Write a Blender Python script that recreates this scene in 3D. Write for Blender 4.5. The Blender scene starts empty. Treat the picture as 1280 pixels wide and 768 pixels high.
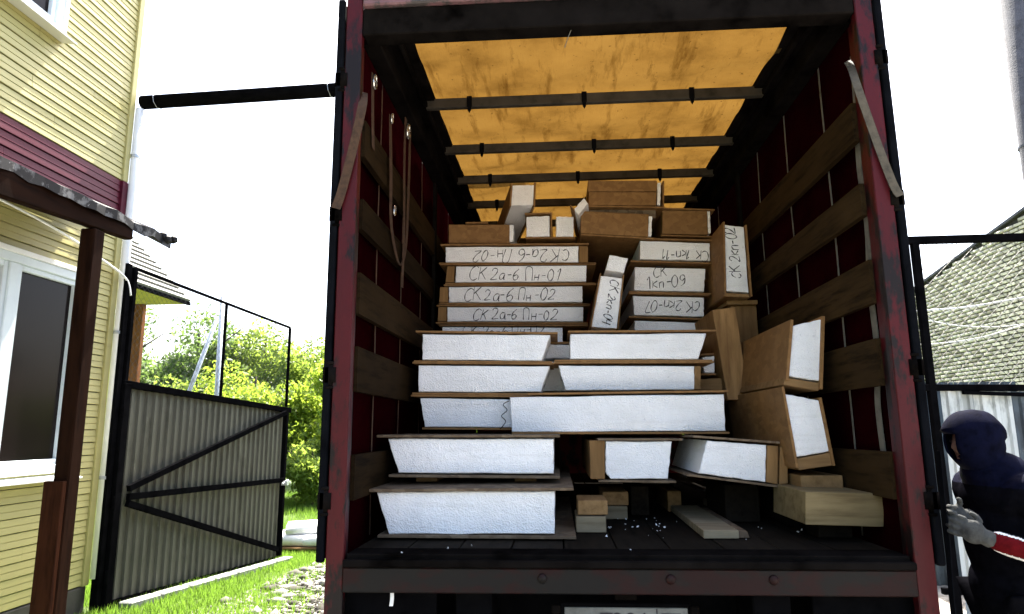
import bpy, bmesh, math, random
import numpy as np
from mathutils import Vector, Matrix
random.seed(7)
rng = np.random.default_rng(11)
R = math.radians
scene = bpy.context.scene
C = scene.collection

# ------------------------------------------------------------------ camera
PITCH, ROLL, YAW = 0.17813, -0.00782, 0.065343
fwd = Vector((-math.cos(PITCH) * math.sin(YAW), math.cos(PITCH) * math.cos(YAW), math.sin(PITCH)))
r0 = Vector((math.cos(YAW), math.sin(YAW), 0))
u0 = r0.cross(fwd)
right = r0 * math.cos(ROLL) + u0 * math.sin(ROLL)
up = u0 * math.cos(ROLL) - r0 * math.sin(ROLL)
cam = bpy.data.cameras.new('camera')
cam.sensor_width = 36.0
cam.lens = 841.7 / 1280 * 36
cam.clip_start = 0.05
cam.clip_end = 2000
camo = bpy.data.objects.new('camera', cam)
C.objects.link(camo)
camo.matrix_world = Matrix(((right.x, up.x, -fwd.x, -0.2571), (right.y, up.y, -fwd.y, -3.0606),
                            (right.z, up.z, -fwd.z, 1.65), (0, 0, 0, 1)))
scene.camera = camo

# ------------------------------------------------------------------ light
SUN_AZ, SUN_EL = R(7), R(60)          # azimuth from +Y towards +X
world = bpy.data.worlds.new('World')
scene.world = world
world.use_nodes = True
wn = world.node_tree.nodes
wl = world.node_tree.links
wn.clear()
sky = wn.new('ShaderNodeTexSky')
sky.sky_type = 'NISHITA'
sky.sun_disc = False
sky.sun_elevation = SUN_EL
sky.sun_rotation = SUN_AZ
sky.air_density = 1.0
sky.dust_density = 5.0
sky.ozone_density = 1.0
bg = wn.new('ShaderNodeBackground')
bg.inputs['Strength'].default_value = 0.13
wo = wn.new('ShaderNodeOutputWorld')
wl.new(sky.outputs[0], bg.inputs[0])
wl.new(bg.outputs[0], wo.inputs[0])
sun = bpy.data.lights.new('sun', 'SUN')
sun.energy = 5.0
sun.angle = R(0.5)
sun.color = (1.0, 0.95, 0.86)
suno = bpy.data.objects.new('sun', sun)
C.objects.link(suno)
sd = Vector((math.sin(SUN_AZ) * math.cos(SUN_EL), math.cos(SUN_AZ) * math.cos(SUN_EL), math.sin(SUN_EL)))
suno.rotation_euler = sd.to_track_quat('Z', 'Y').to_euler()
suno.location = (0, 10, 30)
vs = scene.view_settings
vs.view_transform = 'Standard'
vs.look = 'None'
vs.exposure = 2.4
vs.gamma = 1.0
vs.use_curve_mapping = False
scene.cycles.use_denoising = True
scene.cycles.max_bounces = 8
scene.cycles.diffuse_bounces = 5
scene.cycles.transmission_bounces = 6
scene.cycles.transparent_max_bounces = 8
scene.cycles.sample_clamp_indirect = 6


# ------------------------------------------------------------------ materials
def newmat(name):
    m = bpy.data.materials.new(name)
    m.use_nodes = True
    nt = m.node_tree
    nt.nodes.clear()
    out = nt.nodes.new('ShaderNodeOutputMaterial')
    return m, nt, out


def coords(nt, scale=(1, 1, 1), rot=(0, 0, 0)):
    tc = nt.nodes.new('ShaderNodeTexCoord')
    mp = nt.nodes.new('ShaderNodeMapping')
    mp.inputs['Scale'].default_value = scale
    mp.inputs['Rotation'].default_value = rot
    nt.links.new(tc.outputs['Object'], mp.inputs['Vector'])
    return mp.outputs[0]


def noise(nt, vec, scale, detail=6, rough=.6):
    n = nt.nodes.new('ShaderNodeTexNoise')
    n.inputs['Scale'].default_value = scale
    n.inputs['Detail'].default_value = detail
    n.inputs['Roughness'].default_value = rough
    nt.links.new(vec, n.inputs['Vector'])
    return n.outputs['Fac']


def ramp(nt, fac, stops):
    r = nt.nodes.new('ShaderNodeValToRGB')
    el = r.color_ramp.elements
    while len(el) < len(stops):
        el.new(0.5)
    for e, (p, c) in zip(el, stops):
        e.position = p
        e.color = (*c, 1)
    nt.links.new(fac, r.inputs[0])
    return r.outputs[0]


def mixc(nt, fac, a, b, mode='MIX'):
    m = nt.nodes.new('ShaderNodeMix')
    m.data_type = 'RGBA'
    m.blend_type = mode
    for sock, v in ((m.inputs['Factor'], fac), (m.inputs[6], a), (m.inputs[7], b)):
        if isinstance(v, (int, float)):
            sock.default_value = v
        elif isinstance(v, tuple):
            sock.default_value = (*v, 1)
        else:
            nt.links.new(v, sock)
    return m.outputs[2]


def bump(nt, h, strength, dist):
    b = nt.nodes.new('ShaderNodeBump')
    b.inputs['Strength'].default_value = strength
    b.inputs['Distance'].default_value = dist
    nt.links.new(h, b.inputs['Height'])
    return b.outputs[0]


def objrand(nt):
    return nt.nodes.new('ShaderNodeObjectInfo').outputs['Random']


def pbr(nt, out, col, rough=.7, metal=0., normal=None, spec=.4):
    p = nt.nodes.new('ShaderNodeBsdfPrincipled')
    if isinstance(col, tuple):
        p.inputs['Base Color'].default_value = (*col, 1)
    else:
        nt.links.new(col, p.inputs['Base Color'])
    if isinstance(rough, (int, float)):
        p.inputs['Roughness'].default_value = rough
    else:
        nt.links.new(rough, p.inputs['Roughness'])
    p.inputs['Metallic'].default_value = metal
    p.inputs['Specular IOR Level'].default_value = spec
    if normal is not None:
        nt.links.new(normal, p.inputs['Normal'])
    nt.links.new(p.outputs[0], out.inputs[0])
    return p


def simple(name, col, var=.25, scale=6., rough=.7, bmp=.15, dist=.004, metal=0., spec=.4, stretch=(1, 1, 1), orand=0.):
    m, nt, out = newmat(name)
    v = coords(nt, stretch)
    n = noise(nt, v, scale)
    dark = tuple(max(0, c * (1 - var * 1.6)) for c in col)
    lite = tuple(min(1, c * (1 + var)) for c in col)
    c = ramp(nt, n, [(.3, dark), (.5, col), (.72, lite)])
    if orand:
        mr = nt.nodes.new('ShaderNodeMapRange')
        mr.inputs['To Min'].default_value = 1 - orand
        mr.inputs['To Max'].default_value = 1 + orand * .5
        nt.links.new(objrand(nt), mr.inputs['Value'])
        h = nt.nodes.new('ShaderNodeHueSaturation')
        nt.links.new(mr.outputs[0], h.inputs['Value'])
        nt.links.new(c, h.inputs['Color'])
        c = h.outputs[0]
    n2 = noise(nt, v, scale * 6, 4)
    pbr(nt, out, c, rough, metal, bump(nt, n2, bmp, dist), spec)
    return m


def worn(name, paint, under, dirt, amount=.5, scale=5., rough=.6, stretch=(1, 1, 1)):
    """paint with scuffed patches of an undercoat and grime"""
    m, nt, out = newmat(name)
    v = coords(nt, stretch)
    a = noise(nt, v, scale, 8, .7)
    b = noise(nt, v, scale * 2.3, 8, .65)
    c = ramp(nt, a, [(.30, tuple(x * .7 for x in paint)), (.6, paint)])
    mask = ramp(nt, b, [(.44 + .12 * (1 - amount), (0, 0, 0)), (.52 + .12 * (1 - amount), (1, 1, 1))])
    c = mixc(nt, mask, c, dirt)
    d = noise(nt, v, scale * 7, 5, .7)
    mask2 = ramp(nt, d, [(.66, (0, 0, 0)), (.72, (1, 1, 1))])
    c = mixc(nt, mask2, c, under)
    pbr(nt, out, c, rough, 0, bump(nt, d, .25, .004), .18)
    return m


def wood(name, base, dark, scale=3., axis=1, rough=.75, orand=.2):
    m, nt, out = newmat(name)
    st = [9, 9, 9]
    st[axis] = .9
    v = coords(nt, tuple(st))
    n = noise(nt, v, scale, 8, .65)
    v2 = coords(nt, (1, 1, 1))
    n2 = noise(nt, v2, 2.2, 4)
    c = ramp(nt, n, [(.3, dark), (.52, base), (.75, tuple(min(1, x * 1.25) for x in base))])
    c = mixc(nt, ramp(nt, n2, [(.35, (0, 0, 0)), (.75, (.75, .75, .75))]), c, tuple(x * .55 for x in base))
    mr = nt.nodes.new('ShaderNodeMapRange')
    mr.inputs['To Min'].default_value = 1 - orand
    mr.inputs['To Max'].default_value = 1 + orand * .6
    nt.links.new(objrand(nt), mr.inputs['Value'])
    h = nt.nodes.new('ShaderNodeHueSaturation')
    nt.links.new(mr.outputs[0], h.inputs['Value'])
    nt.links.new(c, h.inputs['Color'])
    pbr(nt, out, h.outputs[0], rough, 0, bump(nt, n, .3, .003), .02)
    return m


def foam_mat():
    m, nt, out = newmat('white foam beads')
    v = coords(nt)
    vo = nt.nodes.new('ShaderNodeTexVoronoi')
    vo.inputs['Scale'].default_value = 120
    nt.links.new(v, vo.inputs['Vector'])
    n = noise(nt, v, 70, 4, .6)
    n2 = noise(nt, v, 5, 6)
    c = ramp(nt, n2, [(.3, (.80, .80, .80)), (.65, (.90, .90, .905))])
    c = mixc(nt, ramp(nt, n, [(.25, (.16, .16, .16)), (.45, (0, 0, 0))]), c, (.62, .63, .66))
    ad = nt.nodes.new('ShaderNodeMath')
    ad.operation = 'ADD'
    nt.links.new(vo.outputs['Distance'], ad.inputs[0])
    nt.links.new(n, ad.inputs[1])
    lo = nt.nodes.new('ShaderNodeMath')
    lo.operation = 'MULTIPLY_ADD'
    nt.links.new(noise(nt, v, 16, 5, .7), lo.inputs[0])
    lo.inputs[1].default_value = 2.2
    nt.links.new(ad.outputs[0], lo.inputs[2])
    pits = ramp(nt, noise(nt, v, 38, 3, .5), [(.25, (.35, .35, .35)), (.30, (0, 0, 0))])
    c = mixc(nt, pits, c, (.42, .42, .44))
    sm = ramp(nt, noise(nt, coords(nt, (.8, 1, 9)), 3, 5, .6), [(.36, (.14, .14, .14)), (.46, (0, 0, 0))])
    c = mixc(nt, sm, c, (.55, .53, .50))
    pbr(nt, out, c, .75, 0, bump(nt, lo.outputs[0], .6, .0065), .3)
    return m


def osb_mat(name, a, b, c3):
    m, nt, out = newmat(name)
    v = coords(nt, (1, .6, 1.2))
    vo = nt.nodes.new('ShaderNodeTexVoronoi')
    vo.inputs['Scale'].default_value = 26
    vo.inputs['Randomness'].default_value = 1
    nt.links.new(v, vo.inputs['Vector'])
    sx = nt.nodes.new('ShaderNodeSeparateColor')
    nt.links.new(vo.outputs['Color'], sx.inputs[0])
    c = ramp(nt, sx.outputs[0], [(.0, b), (.5, a), (1., c3)])
    n = noise(nt, v, 40, 5)
    c = mixc(nt, ramp(nt, n, [(.3, (.35, .35, .35)), (.45, (0, 0, 0))]), c, tuple(x * .5 for x in b))
    n2 = noise(nt, v, 2.5, 4)
    c = mixc(nt, ramp(nt, n2, [(.4, (0, 0, 0)), (.75, (.5, .5, .5))]), c, b)
    pbr(nt, out, c, .7, 0, bump(nt, n, .3, .003), .3)
    return m


def tarp_mat(name, front, trans, dirt, wt=.55, scale=2.5):
    m, nt, out = newmat(name)
    v = coords(nt)
    a = noise(nt, v, scale, 8, .62)
    st = coords(nt, (5.5, .9, 1), (0, 0, R(-38)))
    b = noise(nt, st, 1.9, 8, .66)
    sp = noise(nt, v, 26, 4, .7)
    k = ramp(nt, a, [(.32, (.58, .54, .48)), (.48, (.88, .86, .82)), (.62, (1, 1, 1))])
    k2 = ramp(nt, b, [(.34, (.55, .50, .42)), (.47, (1, 1, 1)), (.62, (1, 1, 1)), (.72, (1, 1, 1))])
    k3 = ramp(nt, sp, [(.30, (.45, .4, .35)), (.36, (1, 1, 1))])
    k = mixc(nt, 1.0, k, k2, 'MULTIPLY')
    k = mixc(nt, 1.0, k, k3, 'MULTIPLY')
    cf = mixc(nt, 1.0, k, front, 'MULTIPLY')
    ct = mixc(nt, 1.0, k, trans, 'MULTIPLY')
    d = nt.nodes.new('ShaderNodeBsdfDiffuse')
    t = nt.nodes.new('ShaderNodeBsdfTranslucent')
    mx = nt.nodes.new('ShaderNodeMixShader')
    mx.inputs[0].default_value = wt
    nb = bump(nt, b, .5, .02)
    nt.links.new(nb, d.inputs['Normal'])
    nt.links.new(nb, t.inputs['Normal'])
    nt.links.new(cf, d.inputs['Color'])
    nt.links.new(ct, t.inputs['Color'])
    nt.links.new(d.outputs[0], mx.inputs[1])
    nt.links.new(t.outputs[0], mx.inputs[2])
    nt.links.new(mx.outputs[0], out.inputs[0])
    return m


def leaf_mat(name, a, b, tr):
    m, nt, out = newmat(name)
    v = coords(nt)
    n = noise(nt, v, 1.6, 5, .7)
    w = nt.nodes.new('ShaderNodeTexWhiteNoise')
    g = nt.nodes.new('ShaderNodeNewGeometry')
    nt.links.new(g.outputs['Random Per Island'], w.inputs['Vector'])
    ad = nt.nodes.new('ShaderNodeMath')
    ad.operation = 'MULTIPLY_ADD'
    nt.links.new(w.outputs['Value'], ad.inputs[0])
    ad.inputs[1].default_value = .45
    nt.links.new(n, ad.inputs[2])
    c = ramp(nt, ad.outputs[0], [(.35, a), (.95, b)])
    d = nt.nodes.new('ShaderNodeBsdfPrincipled')
    d.inputs['Roughness'].default_value = .5
    d.inputs['Specular IOR Level'].default_value = .35
    nt.links.new(c, d.inputs['Base Color'])
    t = nt.nodes.new('ShaderNodeBsdfTranslucent')
    nt.links.new(mixc(nt, .8, c, tr), t.inputs['Color'])
    mx = nt.nodes.new('ShaderNodeMixShader')
    mx.inputs[0].default_value = .52
    nt.links.new(d.outputs[0], mx.inputs[1])
    nt.links.new(t.outputs[0], mx.inputs[2])
    nt.links.new(mx.outputs[0], out.inputs[0])
    return m


def glass_mat():
    m, nt, out = newmat('dark window glass')
    pbr(nt, out, (.010, .007, .007), .12, 0, None, .10)
    return m


M = {}
M['foam'] = foam_mat()
M['osb'] = osb_mat('strand board', (.215, .112, .038), (.180, .092, .030), (.255, .138, .050))
M['osb_dark'] = osb_mat('weathered strand board', (.135, .092, .055), (.09, .06, .035), (.19, .14, .09))
M['timber'] = wood('sawn pine', (.30, .18, .08), (.18, .10, .04))
M['timber_x'] = wood('sawn pine cross grain', (.29, .175, .08), (.17, .095, .04), axis=0)
M['timber_z'] = wood('sawn pine upright grain', (.27, .155, .065), (.16, .085, .035), axis=2)
M['timber_grey'] = wood('greyed sawn timber', (.24, .195, .125), (.13, .10, .06), axis=0)
M['timber_box'] = wood('streaky box timber', (.27, .205, .105), (.12, .085, .04), 2.2, axis=0)
M['ink'] = simple('black marker ink', (.018, .015, .02), .2, 20, .6)
M['redpaint'] = worn('worn red paint', (.060, .0038, .0060), (.014, .010, .010), (.0085, .005, .005), .62, 4.5, .45, (1, 1, .4))
M['redbeam'] = worn('grimy red beam paint', (.015, .003, .0022), (.034, .005, .003), (.0068, .0056, .0046), 1.0, 3.5, .6, (.5, 1, 1))
M['black'] = simple('black steel paint', (.0035, .0035, .004), .3, 8, .8, spec=0.)
M['rubber'] = simple('black rubber', (.004, .0045, .006), .3, 8, .8, spec=.02)
M['grime'] = simple('grimy dark steel', (.0065, .0055, .005), .5, 5, .85, .3, spec=0.)
M['bow'] = simple('dull roof bow steel', (.036, .031, .024), .4, 7, .7, .2, .003, .0, .12)
M['curtain'] = tarp_mat('dark red curtain', (.013, .0008, .0016), (.006, .0005, .0007), (.1, .1, .1), .05)
M['rooftarp'] = tarp_mat('orange roof tarp', (.17, .125, .052), (.074, .0385, .0074), (.1, .1, .1), .62)
M['sideboard'] = wood('old side board', (.0235, .0145, .0068), (.0035, .0026, .002), axis=1, orand=.45)  # left boards: shade on that wall is put into the colour
M['sideboard_warm'] = wood('worn brown side board', (.046, .028, .0125), (.008, .0055, .0035), axis=1, orand=.35)  # right boards: lighter colour stands in for light on that wall
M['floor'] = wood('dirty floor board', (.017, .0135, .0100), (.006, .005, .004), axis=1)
M['webbing'] = simple('tan webbing', (.075, .062, .043), .3, 30, .85, .3)
M['webbing_brown'] = simple('brown webbing', (.055, .027, .013), .35, 30, .85, .3)
M['greystrap'] = simple('pale grey webbing', (.13, .12, .10), .3, 14, .85, .3)
M['buckle'] = simple('bright zinc buckle', (.75, .75, .72), .15, 14, .22, .1, .002, .9)
M['plate'] = simple('dirty white plate', (.15, .16, .15), .35, 9, .5)
M['siding'] = simple('cream yellow siding', (.41, .37, .150), .07, 1.6, .45, .06, .002, 0, .25, (1, .3, 4), .05)
M['burgundy'] = simple('burgundy siding', (.075, .009, .018), .15, 1.6, .42, .06, .002, 0, .12, (1, .3, 4), .06)
M['whitetrim'] = simple('white plastic trim', (.78, .79, .78), .05, 4, .35, .03)
M['pvc'] = simple('bluish white window frame', (.62, .70, .74), .06, 4, .3, .03)
M['glass'] = glass_mat()
M['plinth'] = simple('dark plinth', (.05, .045, .04), .3, 6, .8, .4)
M['brownwood'] = wood('dark brown painted wood', (.017, .0072, .004), (.004, .002, .0014), axis=2)
M['brownbeam'] = wood('dark brown beam', (.015, .006, .003), (.003, .0015, .001), axis=1)
M['redwood'] = wood('reddish post board', (.036, .013, .0065), (.007, .003, .002), axis=2)
M['bitumen'] = simple('black roofing sheet', (.010, .0095, .010), .6, 9, .6, .6, .01, 0., .12)
M['bitumen_edge'] = worn('weathered roofing sheet', (.008, .0075, .008), (.30, .30, .30), (.10, .10, .10), .45, 4., .7)
M['gatesheet'] = worn('dull grey green sheet', (.098, .096, .074), (.14, .137, .105), (.066, .064, .048), .42, 2.2, .5, (1, 1, .35))
M['fencewhite'] = worn('pale zinc sheet', (.60, .64, .62), (.36, .36, .34), (.33, .36, .35), .3, 2.2, .45, (1, 1, .35))
M['fenceblue'] = worn('blue grey sheet', (.085, .11, .13), (.15, .16, .16), (.05, .06, .07), .4, 2.2, .5, (1, 1, .35))
M['wire'] = simple('dark wire', (.05, .05, .05), .2, 9, .5, .05, .001, .4)
M['zinc'] = simple('galvanised steel', (.45, .48, .50), .2, 6, .4, .1, .002, .6)
M['concrete'] = simple('grey concrete', (.06, .06, .07), .25, 8, .85, .5, .01)
M['kerb'] = simple('pale kerb concrete', (.26, .26, .255), .2, 10, .85, .4, .006)
M['brick'] = simple('pale silicate brick', (.62, .575, .43), .30, 9, .85, .6, .01, orand=.42)
M['mortar'] = simple('dark mortar joint', (.03, .026, .018), .3, 20, .95, .5)
M['rooftile'] = simple('pale roof tile', (.22, .215, .20), .2, 9, .7, .2)
M['yellowply'] = simple('yellow soffit', (.60, .50, .16), .15, 5, .7)
M['redbrown'] = wood('rust brown post', (.24, .10, .045), (.12, .05, .025), axis=2)
M['sack'] = simple('white woven sack', (.80, .80, .78), .08, 12, .7, .4, .006)
M['dirtground'] = None
M['bark'] = simple('bark', (.10, .08, .055), .4, 14, .9, .7, .02)
M['leaf_a'] = leaf_mat('yellow green leaf', (.06, .115, .012), (.17, .24, .03), (.42, .56, .06))
M['leaf_b'] = leaf_mat('mid green leaf', (.045, .09, .014), (.13, .19, .035), (.34, .46, .07))
M['leaf_c'] = leaf_mat('dark green leaf', (.028, .06, .016), (.09, .14, .04), (.22, .34, .08))
M['grass'] = leaf_mat('grass blade', (.045, .105, .012), (.12, .20, .025), (.20, .36, .04))
M['navy'] = simple('navy hood cloth', (.0028, .0034, .0115), .3, 30, .85, .3, spec=.03)
M['jacket'] = simple('black jacket cloth', (.0035, .0035, .005), .25, 30, .85, .3, spec=0.)
M['redcloth'] = simple('red sleeve cloth', (.085, .004, .006), .2, 30, .8, .3, spec=.03)
M['piping'] = simple('white piping', (.68, .68, .66), .1, 30, .7)
M['trouser'] = simple('black trouser cloth', (.0035, .0035, .0045), .25, 20, .85, .3, spec=0.)
M['boot'] = simple('black boot leather', (.012, .011, .010), .25, 12, .5)
M['skin'] = simple('skin', (.13, .068, .045), .1, 10, .6, .05)
M['glove'] = simple('grey work glove', (.040, .041, .038), .6, 14, .9, .5, .006)


# ------------------------------------------------------------------ mesh helpers
def link(name, me, mat=None, parent=None, loc=None):
    o = bpy.data.objects.new(name, me)
    C.objects.link(o)
    if mat is not None and me is not None and not me.materials:
        me.materials.append(M[mat] if isinstance(mat, str) else mat)
    if loc is not None:
        o.location = loc
    if parent is not None:
        o.parent = parent
        if parent.type == 'EMPTY':
            o.matrix_parent_inverse = Matrix.Translation(parent.location).inverted()
    return o


def tomesh(name, bm):
    bmesh.ops.recalc_face_normals(bm, faces=bm.faces)
    me = bpy.data.meshes.new(name)
    bm.to_mesh(me)
    bm.free()
    return me


def obj(name, bm, mat, parent=None, smooth=False):
    me = tomesh(name, bm)
    if smooth:
        for p in me.polygons:
            p.use_smooth = True
    return link(name, me, mat, parent)


def tag(o, label, cat, group=None):
    o['label'] = label
    o['category'] = cat
    if group:
        o['group'] = group
    return o


def thing(name, label, cat, loc, group=None):
    o = bpy.data.objects.new(name, None)
    C.objects.link(o)
    o.location = loc
    o.empty_display_size = .1
    return tag(o, label, cat, group)


def struct(o):
    o['kind'] = 'structure'
    return o


def stuff(o):
    o['kind'] = 'stuff'
    return o


def B():
    return bmesh.new()


def hexa(bm, p):
    """8 points: bottom loop 0-3, top loop 4-7"""
    v = [bm.verts.new(q) for q in p]
    for f in ((0, 1, 2, 3), (7, 6, 5, 4), (0, 4, 5, 1), (1, 5, 6, 2), (2, 6, 7, 3), (3, 7, 4, 0)):
        bm.faces.new([v[i] for i in f])
    return v


def box(bm, x0, x1, y0, y1, z0, z1):
    return hexa(bm, [(x0, y0, z0), (x1, y0, z0), (x1, y1, z0), (x0, y1, z0),
                     (x0, y0, z1), (x1, y0, z1), (x1, y1, z1), (x0, y1, z1)])


def bevel(bm, w, seg=1):
    bmesh.ops.recalc_face_normals(bm, faces=bm.faces)
    bmesh.ops.bevel(bm, geom=list(bm.edges), offset=w, segments=seg, affect='EDGES', profile=.5, clamp_overlap=True)
    return bm


def bbox(x0, x1, y0, y1, z0, z1, w=.004):
    bm = B()
    box(bm, x0, x1, y0, y1, z0, z1)
    return bevel(bm, w) if w else bm


def prism(bm, poly, y0, y1, sh=(0, 0)):
    """polygon in (x, z) swept along y, far end shifted by sh"""
    n = len(poly)
    a = [bm.verts.new((x, y0, z)) for x, z in poly]
    b = [bm.verts.new((x + sh[0], y1, z + sh[1])) for x, z in poly]
    bm.faces.new(a)
    bm.faces.new(b[::-1])
    for i in range(n):
        j = (i + 1) % n
        bm.faces.new((a[i], a[j], b[j], b[i]))
    return bm


def beam(bm, a, b, w, h=None, roll=0.):
    """square bar from a to b"""
    a, b = Vector(a), Vector(b)
    d = (b - a).normalized()
    ref = Vector((0, 0, 1)) if abs(d.z) < .9 else Vector((0, 1, 0))
    s = d.cross(ref).normalized()
    t = s.cross(d)
    if roll:
        q = Matrix.Rotation(roll, 3, d)
        s, t = q @ s, q @ t
    h = h or w
    s, t = s * w / 2, t * h / 2
    return hexa(bm, [a - s - t, a + s - t, a + s + t, a - s + t, b - s - t, b + s - t, b + s + t, b - s + t])


def tube(bm, pts, r, n=8, cap=True):
    pts = [Vector(p) for p in pts]
    rs = r if isinstance(r, (list, tuple)) else [r] * len(pts)
    prev = None
    rings = []
    for i, p in enumerate(pts):
        d = (pts[min(i + 1, len(pts) - 1)] - pts[max(i - 1, 0)]).normalized()
        if prev is None:
            ref = Vector((0, 0, 1)) if abs(d.z) < .9 else Vector((1, 0, 0))
            s = d.cross(ref).normalized()
        else:
            s = (prev - d * prev.dot(d)).normalized()
        prev = s
        t = d.cross(s)
        rings.append([bm.verts.new(p + (s * math.cos(2 * math.pi * k / n) + t * math.sin(2 * math.pi * k / n)) * rs[i])
                      for k in range(n)])
    for A_, B_ in zip(rings, rings[1:]):
        for k in range(n):
            bm.faces.new((A_[k], A_[(k + 1) % n], B_[(k + 1) % n], B_[k]))
    if cap:
        bm.faces.new(rings[0][::-1])
        bm.faces.new(rings[-1])
    return bm


def ribbon(bm, pts, side, w, t):
    """flat webbing along pts; side = width direction"""
    side = Vector(side).normalized() * w / 2
    pts = [Vector(p) for p in pts]
    L = []
    for i, p in enumerate(pts):
        d = (pts[min(i + 1, len(pts) - 1)] - pts[max(i - 1, 0)]).normalized()
        n = d.cross(side).normalized() * t / 2
        L.append([bm.verts.new(q) for q in (p - side - n, p + side - n, p + side + n, p - side + n)])
    for a, b in zip(L, L[1:]):
        for k in range(4):
            bm.faces.new((a[k], a[(k + 1) % 4], b[(k + 1) % 4], b[k]))
    bm.faces.new(L[0][::-1])
    bm.faces.new(L[-1])
    return bm


def smoothpts(pts, n=6):
    pts = [Vector(p) for p in pts]
    out = []
    for i in range(len(pts) - 1):
        p0, p1, p2, p3 = pts[max(i - 1, 0)], pts[i], pts[i + 1], pts[min(i + 2, len(pts) - 1)]
        for k in range(n):
            t = k / n
            out.append(.5 * ((2 * p1) + (-p0 + p2) * t + (2 * p0 - 5 * p1 + 4 * p2 - p3) * t * t
                             + (-p0 + 3 * p1 - 3 * p2 + p3) * t ** 3))
    out.append(pts[-1])
    return out


def np_mesh(name, verts, faces):
    me = bpy.data.meshes.new(name)
    k = faces.shape[1]
    me.vertices.add(len(verts))
    me.vertices.foreach_set('co', verts.astype(np.float32).ravel())
    me.loops.add(faces.size)
    me.loops.foreach_set('vertex_index', faces.astype(np.int32).ravel())
    me.polygons.add(len(faces))
    me.polygons.foreach_set('loop_start', np.arange(0, faces.size, k, dtype=np.int32))
    me.polygons.foreach_set('loop_total', np.full(len(faces), k, dtype=np.int32))
    me.update(calc_edges=True)
    return me


# ------------------------------------------------------------------ ground
def gz(x, y):
    return -0.045 * min(max(y - 3.2, 0.), 5.)


def axis(lo, hi, step, far):
    a = list(np.arange(lo, hi + .001, step))
    return [-far, -far / 4, lo - 30] + a + [hi + 30, far / 4, far]


gx, gy = axis(-14, 14, .5, 400), axis(-12, 30, .5, 400)
bm = B()
gv = [[bm.verts.new((x, y, gz(x, y) + (.02 * math.sin(x * 2.1 + y) * math.sin(y * 1.7) if -14 <= x <= 14 and 3.5 < y <= 30 else 0))) for x in gx] for y in gy]
for j in range(len(gy) - 1):
    for i in range(len(gx) - 1):
        bm.faces.new((gv[j][i], gv[j][i + 1], gv[j + 1][i + 1], gv[j + 1][i]))
m, nt, out = newmat('soil and turf')
v = coords(nt)
n1 = noise(nt, v, .9, 8, .65)
n2 = noise(nt, v, 14, 6, .7)
n3 = noise(nt, v, 50, 4, .7)
sep = nt.nodes.new('ShaderNodeSeparateXYZ')
nt.links.new(v, sep.inputs[0])
# turf lies on the far side of the yard, packed gravel in the drive
md = nt.nodes.new('ShaderNodeMapRange')
md.inputs['From Min'].default_value = 5.2
md.inputs['From Max'].default_value = 8.5
nt.links.new(sep.outputs['Y'], md.inputs['Value'])
mdx = nt.nodes.new('ShaderNodeMapRange')
mdx.inputs['From Min'].default_value = -3.3
mdx.inputs['From Max'].default_value = -4.1
nt.links.new(sep.outputs['X'], mdx.inputs['Value'])
mm = nt.nodes.new('ShaderNodeMath')
mm.operation = 'MAXIMUM'
nt.links.new(md.outputs[0], mm.inputs[0])
nt.links.new(mdx.outputs[0], mm.inputs[1])
ma = nt.nodes.new('ShaderNodeMath')
ma.operation = 'ADD'
nt.links.new(mm.outputs[0], ma.inputs[0])
nt.links.new(n1, ma.inputs[1])
mask = ramp(nt, ma.outputs[0], [(.78, (0, 0, 0)), (1.0, (1, 1, 1))])
soil = ramp(nt, n2, [(.3, (.15, .135, .11)), (.5, (.32, .30, .265)), (.7, (.46, .44, .41))])  # soil lightened so the sunlit yard bounces light up onto the foam
turf = ramp(nt, n2, [(.3, (.035, .06, .012)), (.7, (.09, .14, .025))])
pbr(nt, out, mixc(nt, mask, soil, turf), .95, 0, bump(nt, n3, .8, .03), .2)
M['ground'] = m
struct(obj('ground', bm, 'ground'))

# ------------------------------------------------------------------ trailer
TR = thing('box_trailer', 'dirty red curtain sided box trailer loaded with foam panels, open at the back', 'trailer', (0, 0, 0))
BED = 1.112
YF = 5.3       # inside of the headboard
for s in (-1, 1):
    bm = B()
    prism(bm, [(s * 1.275, .45), (s * 1.195, .45), (s * 1.195, 3.86), (s * 1.275, 3.86)], -.05, .0)
    prism(bm, [(s * 1.272, .94), (s * 1.225, .94), (s * 1.225, 3.86), (s * 1.272, 3.86)], .0, .11)
    bevel(bm, .004)
    pil = obj('pillar', bm, 'redpaint', TR)
    for z in (1.34, 1.895, 2.66, 3.35):
        bm = B()
        tube(bm, [(s * 1.29, -.035, z - .06), (s * 1.29, -.035, z + .06)], .020, 8)
        box(bm, s * 1.29 - .03, s * 1.29 + .03, -.055, -.042, z - .035, z + .035)
        for dz in (-.062, .050):
            tube(bm, [(s * 1.29, -.035, z + dz), (s * 1.29, -.035, z + dz + .012)], .026, 8)
        obj('hinge', bm, 'grime', pil, True)
    # rubber seal and door leaf swung right round against the flank
    bm = B()
    prism(bm, [(s * 1.286, 1.09), (s * 1.314, 1.09), (s * 1.314, 3.78), (s * 1.286, 3.78)], -.02, 1.16)
    bevel(bm, .006)
    dl = obj('door_leaf', bm, 'redpaint', TR)
    bm = B()
    prism(bm, [(s * 1.284, 1.08), (s * 1.320, 1.08), (s * 1.320, 3.79), (s * 1.284, 3.79)], -.055, -.018)
    bevel(bm, .010, 2)
    obj('door_seal', bm, 'rubber', dl)

bm = bbox(-1.195, 1.195, -.045, .06, 3.59, 3.735, .006)
obj('header_beam', bm, 'grime', TR)
bm = bbox(-1.19, 1.19, -.07, .05, 3.738, 3.83, .008)
obj('header_cap', bm, worn('dull pink cap', (.17, .09, .10), (.2, .17, .17), (.06, .05, .05), .5, 4), TR)
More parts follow.
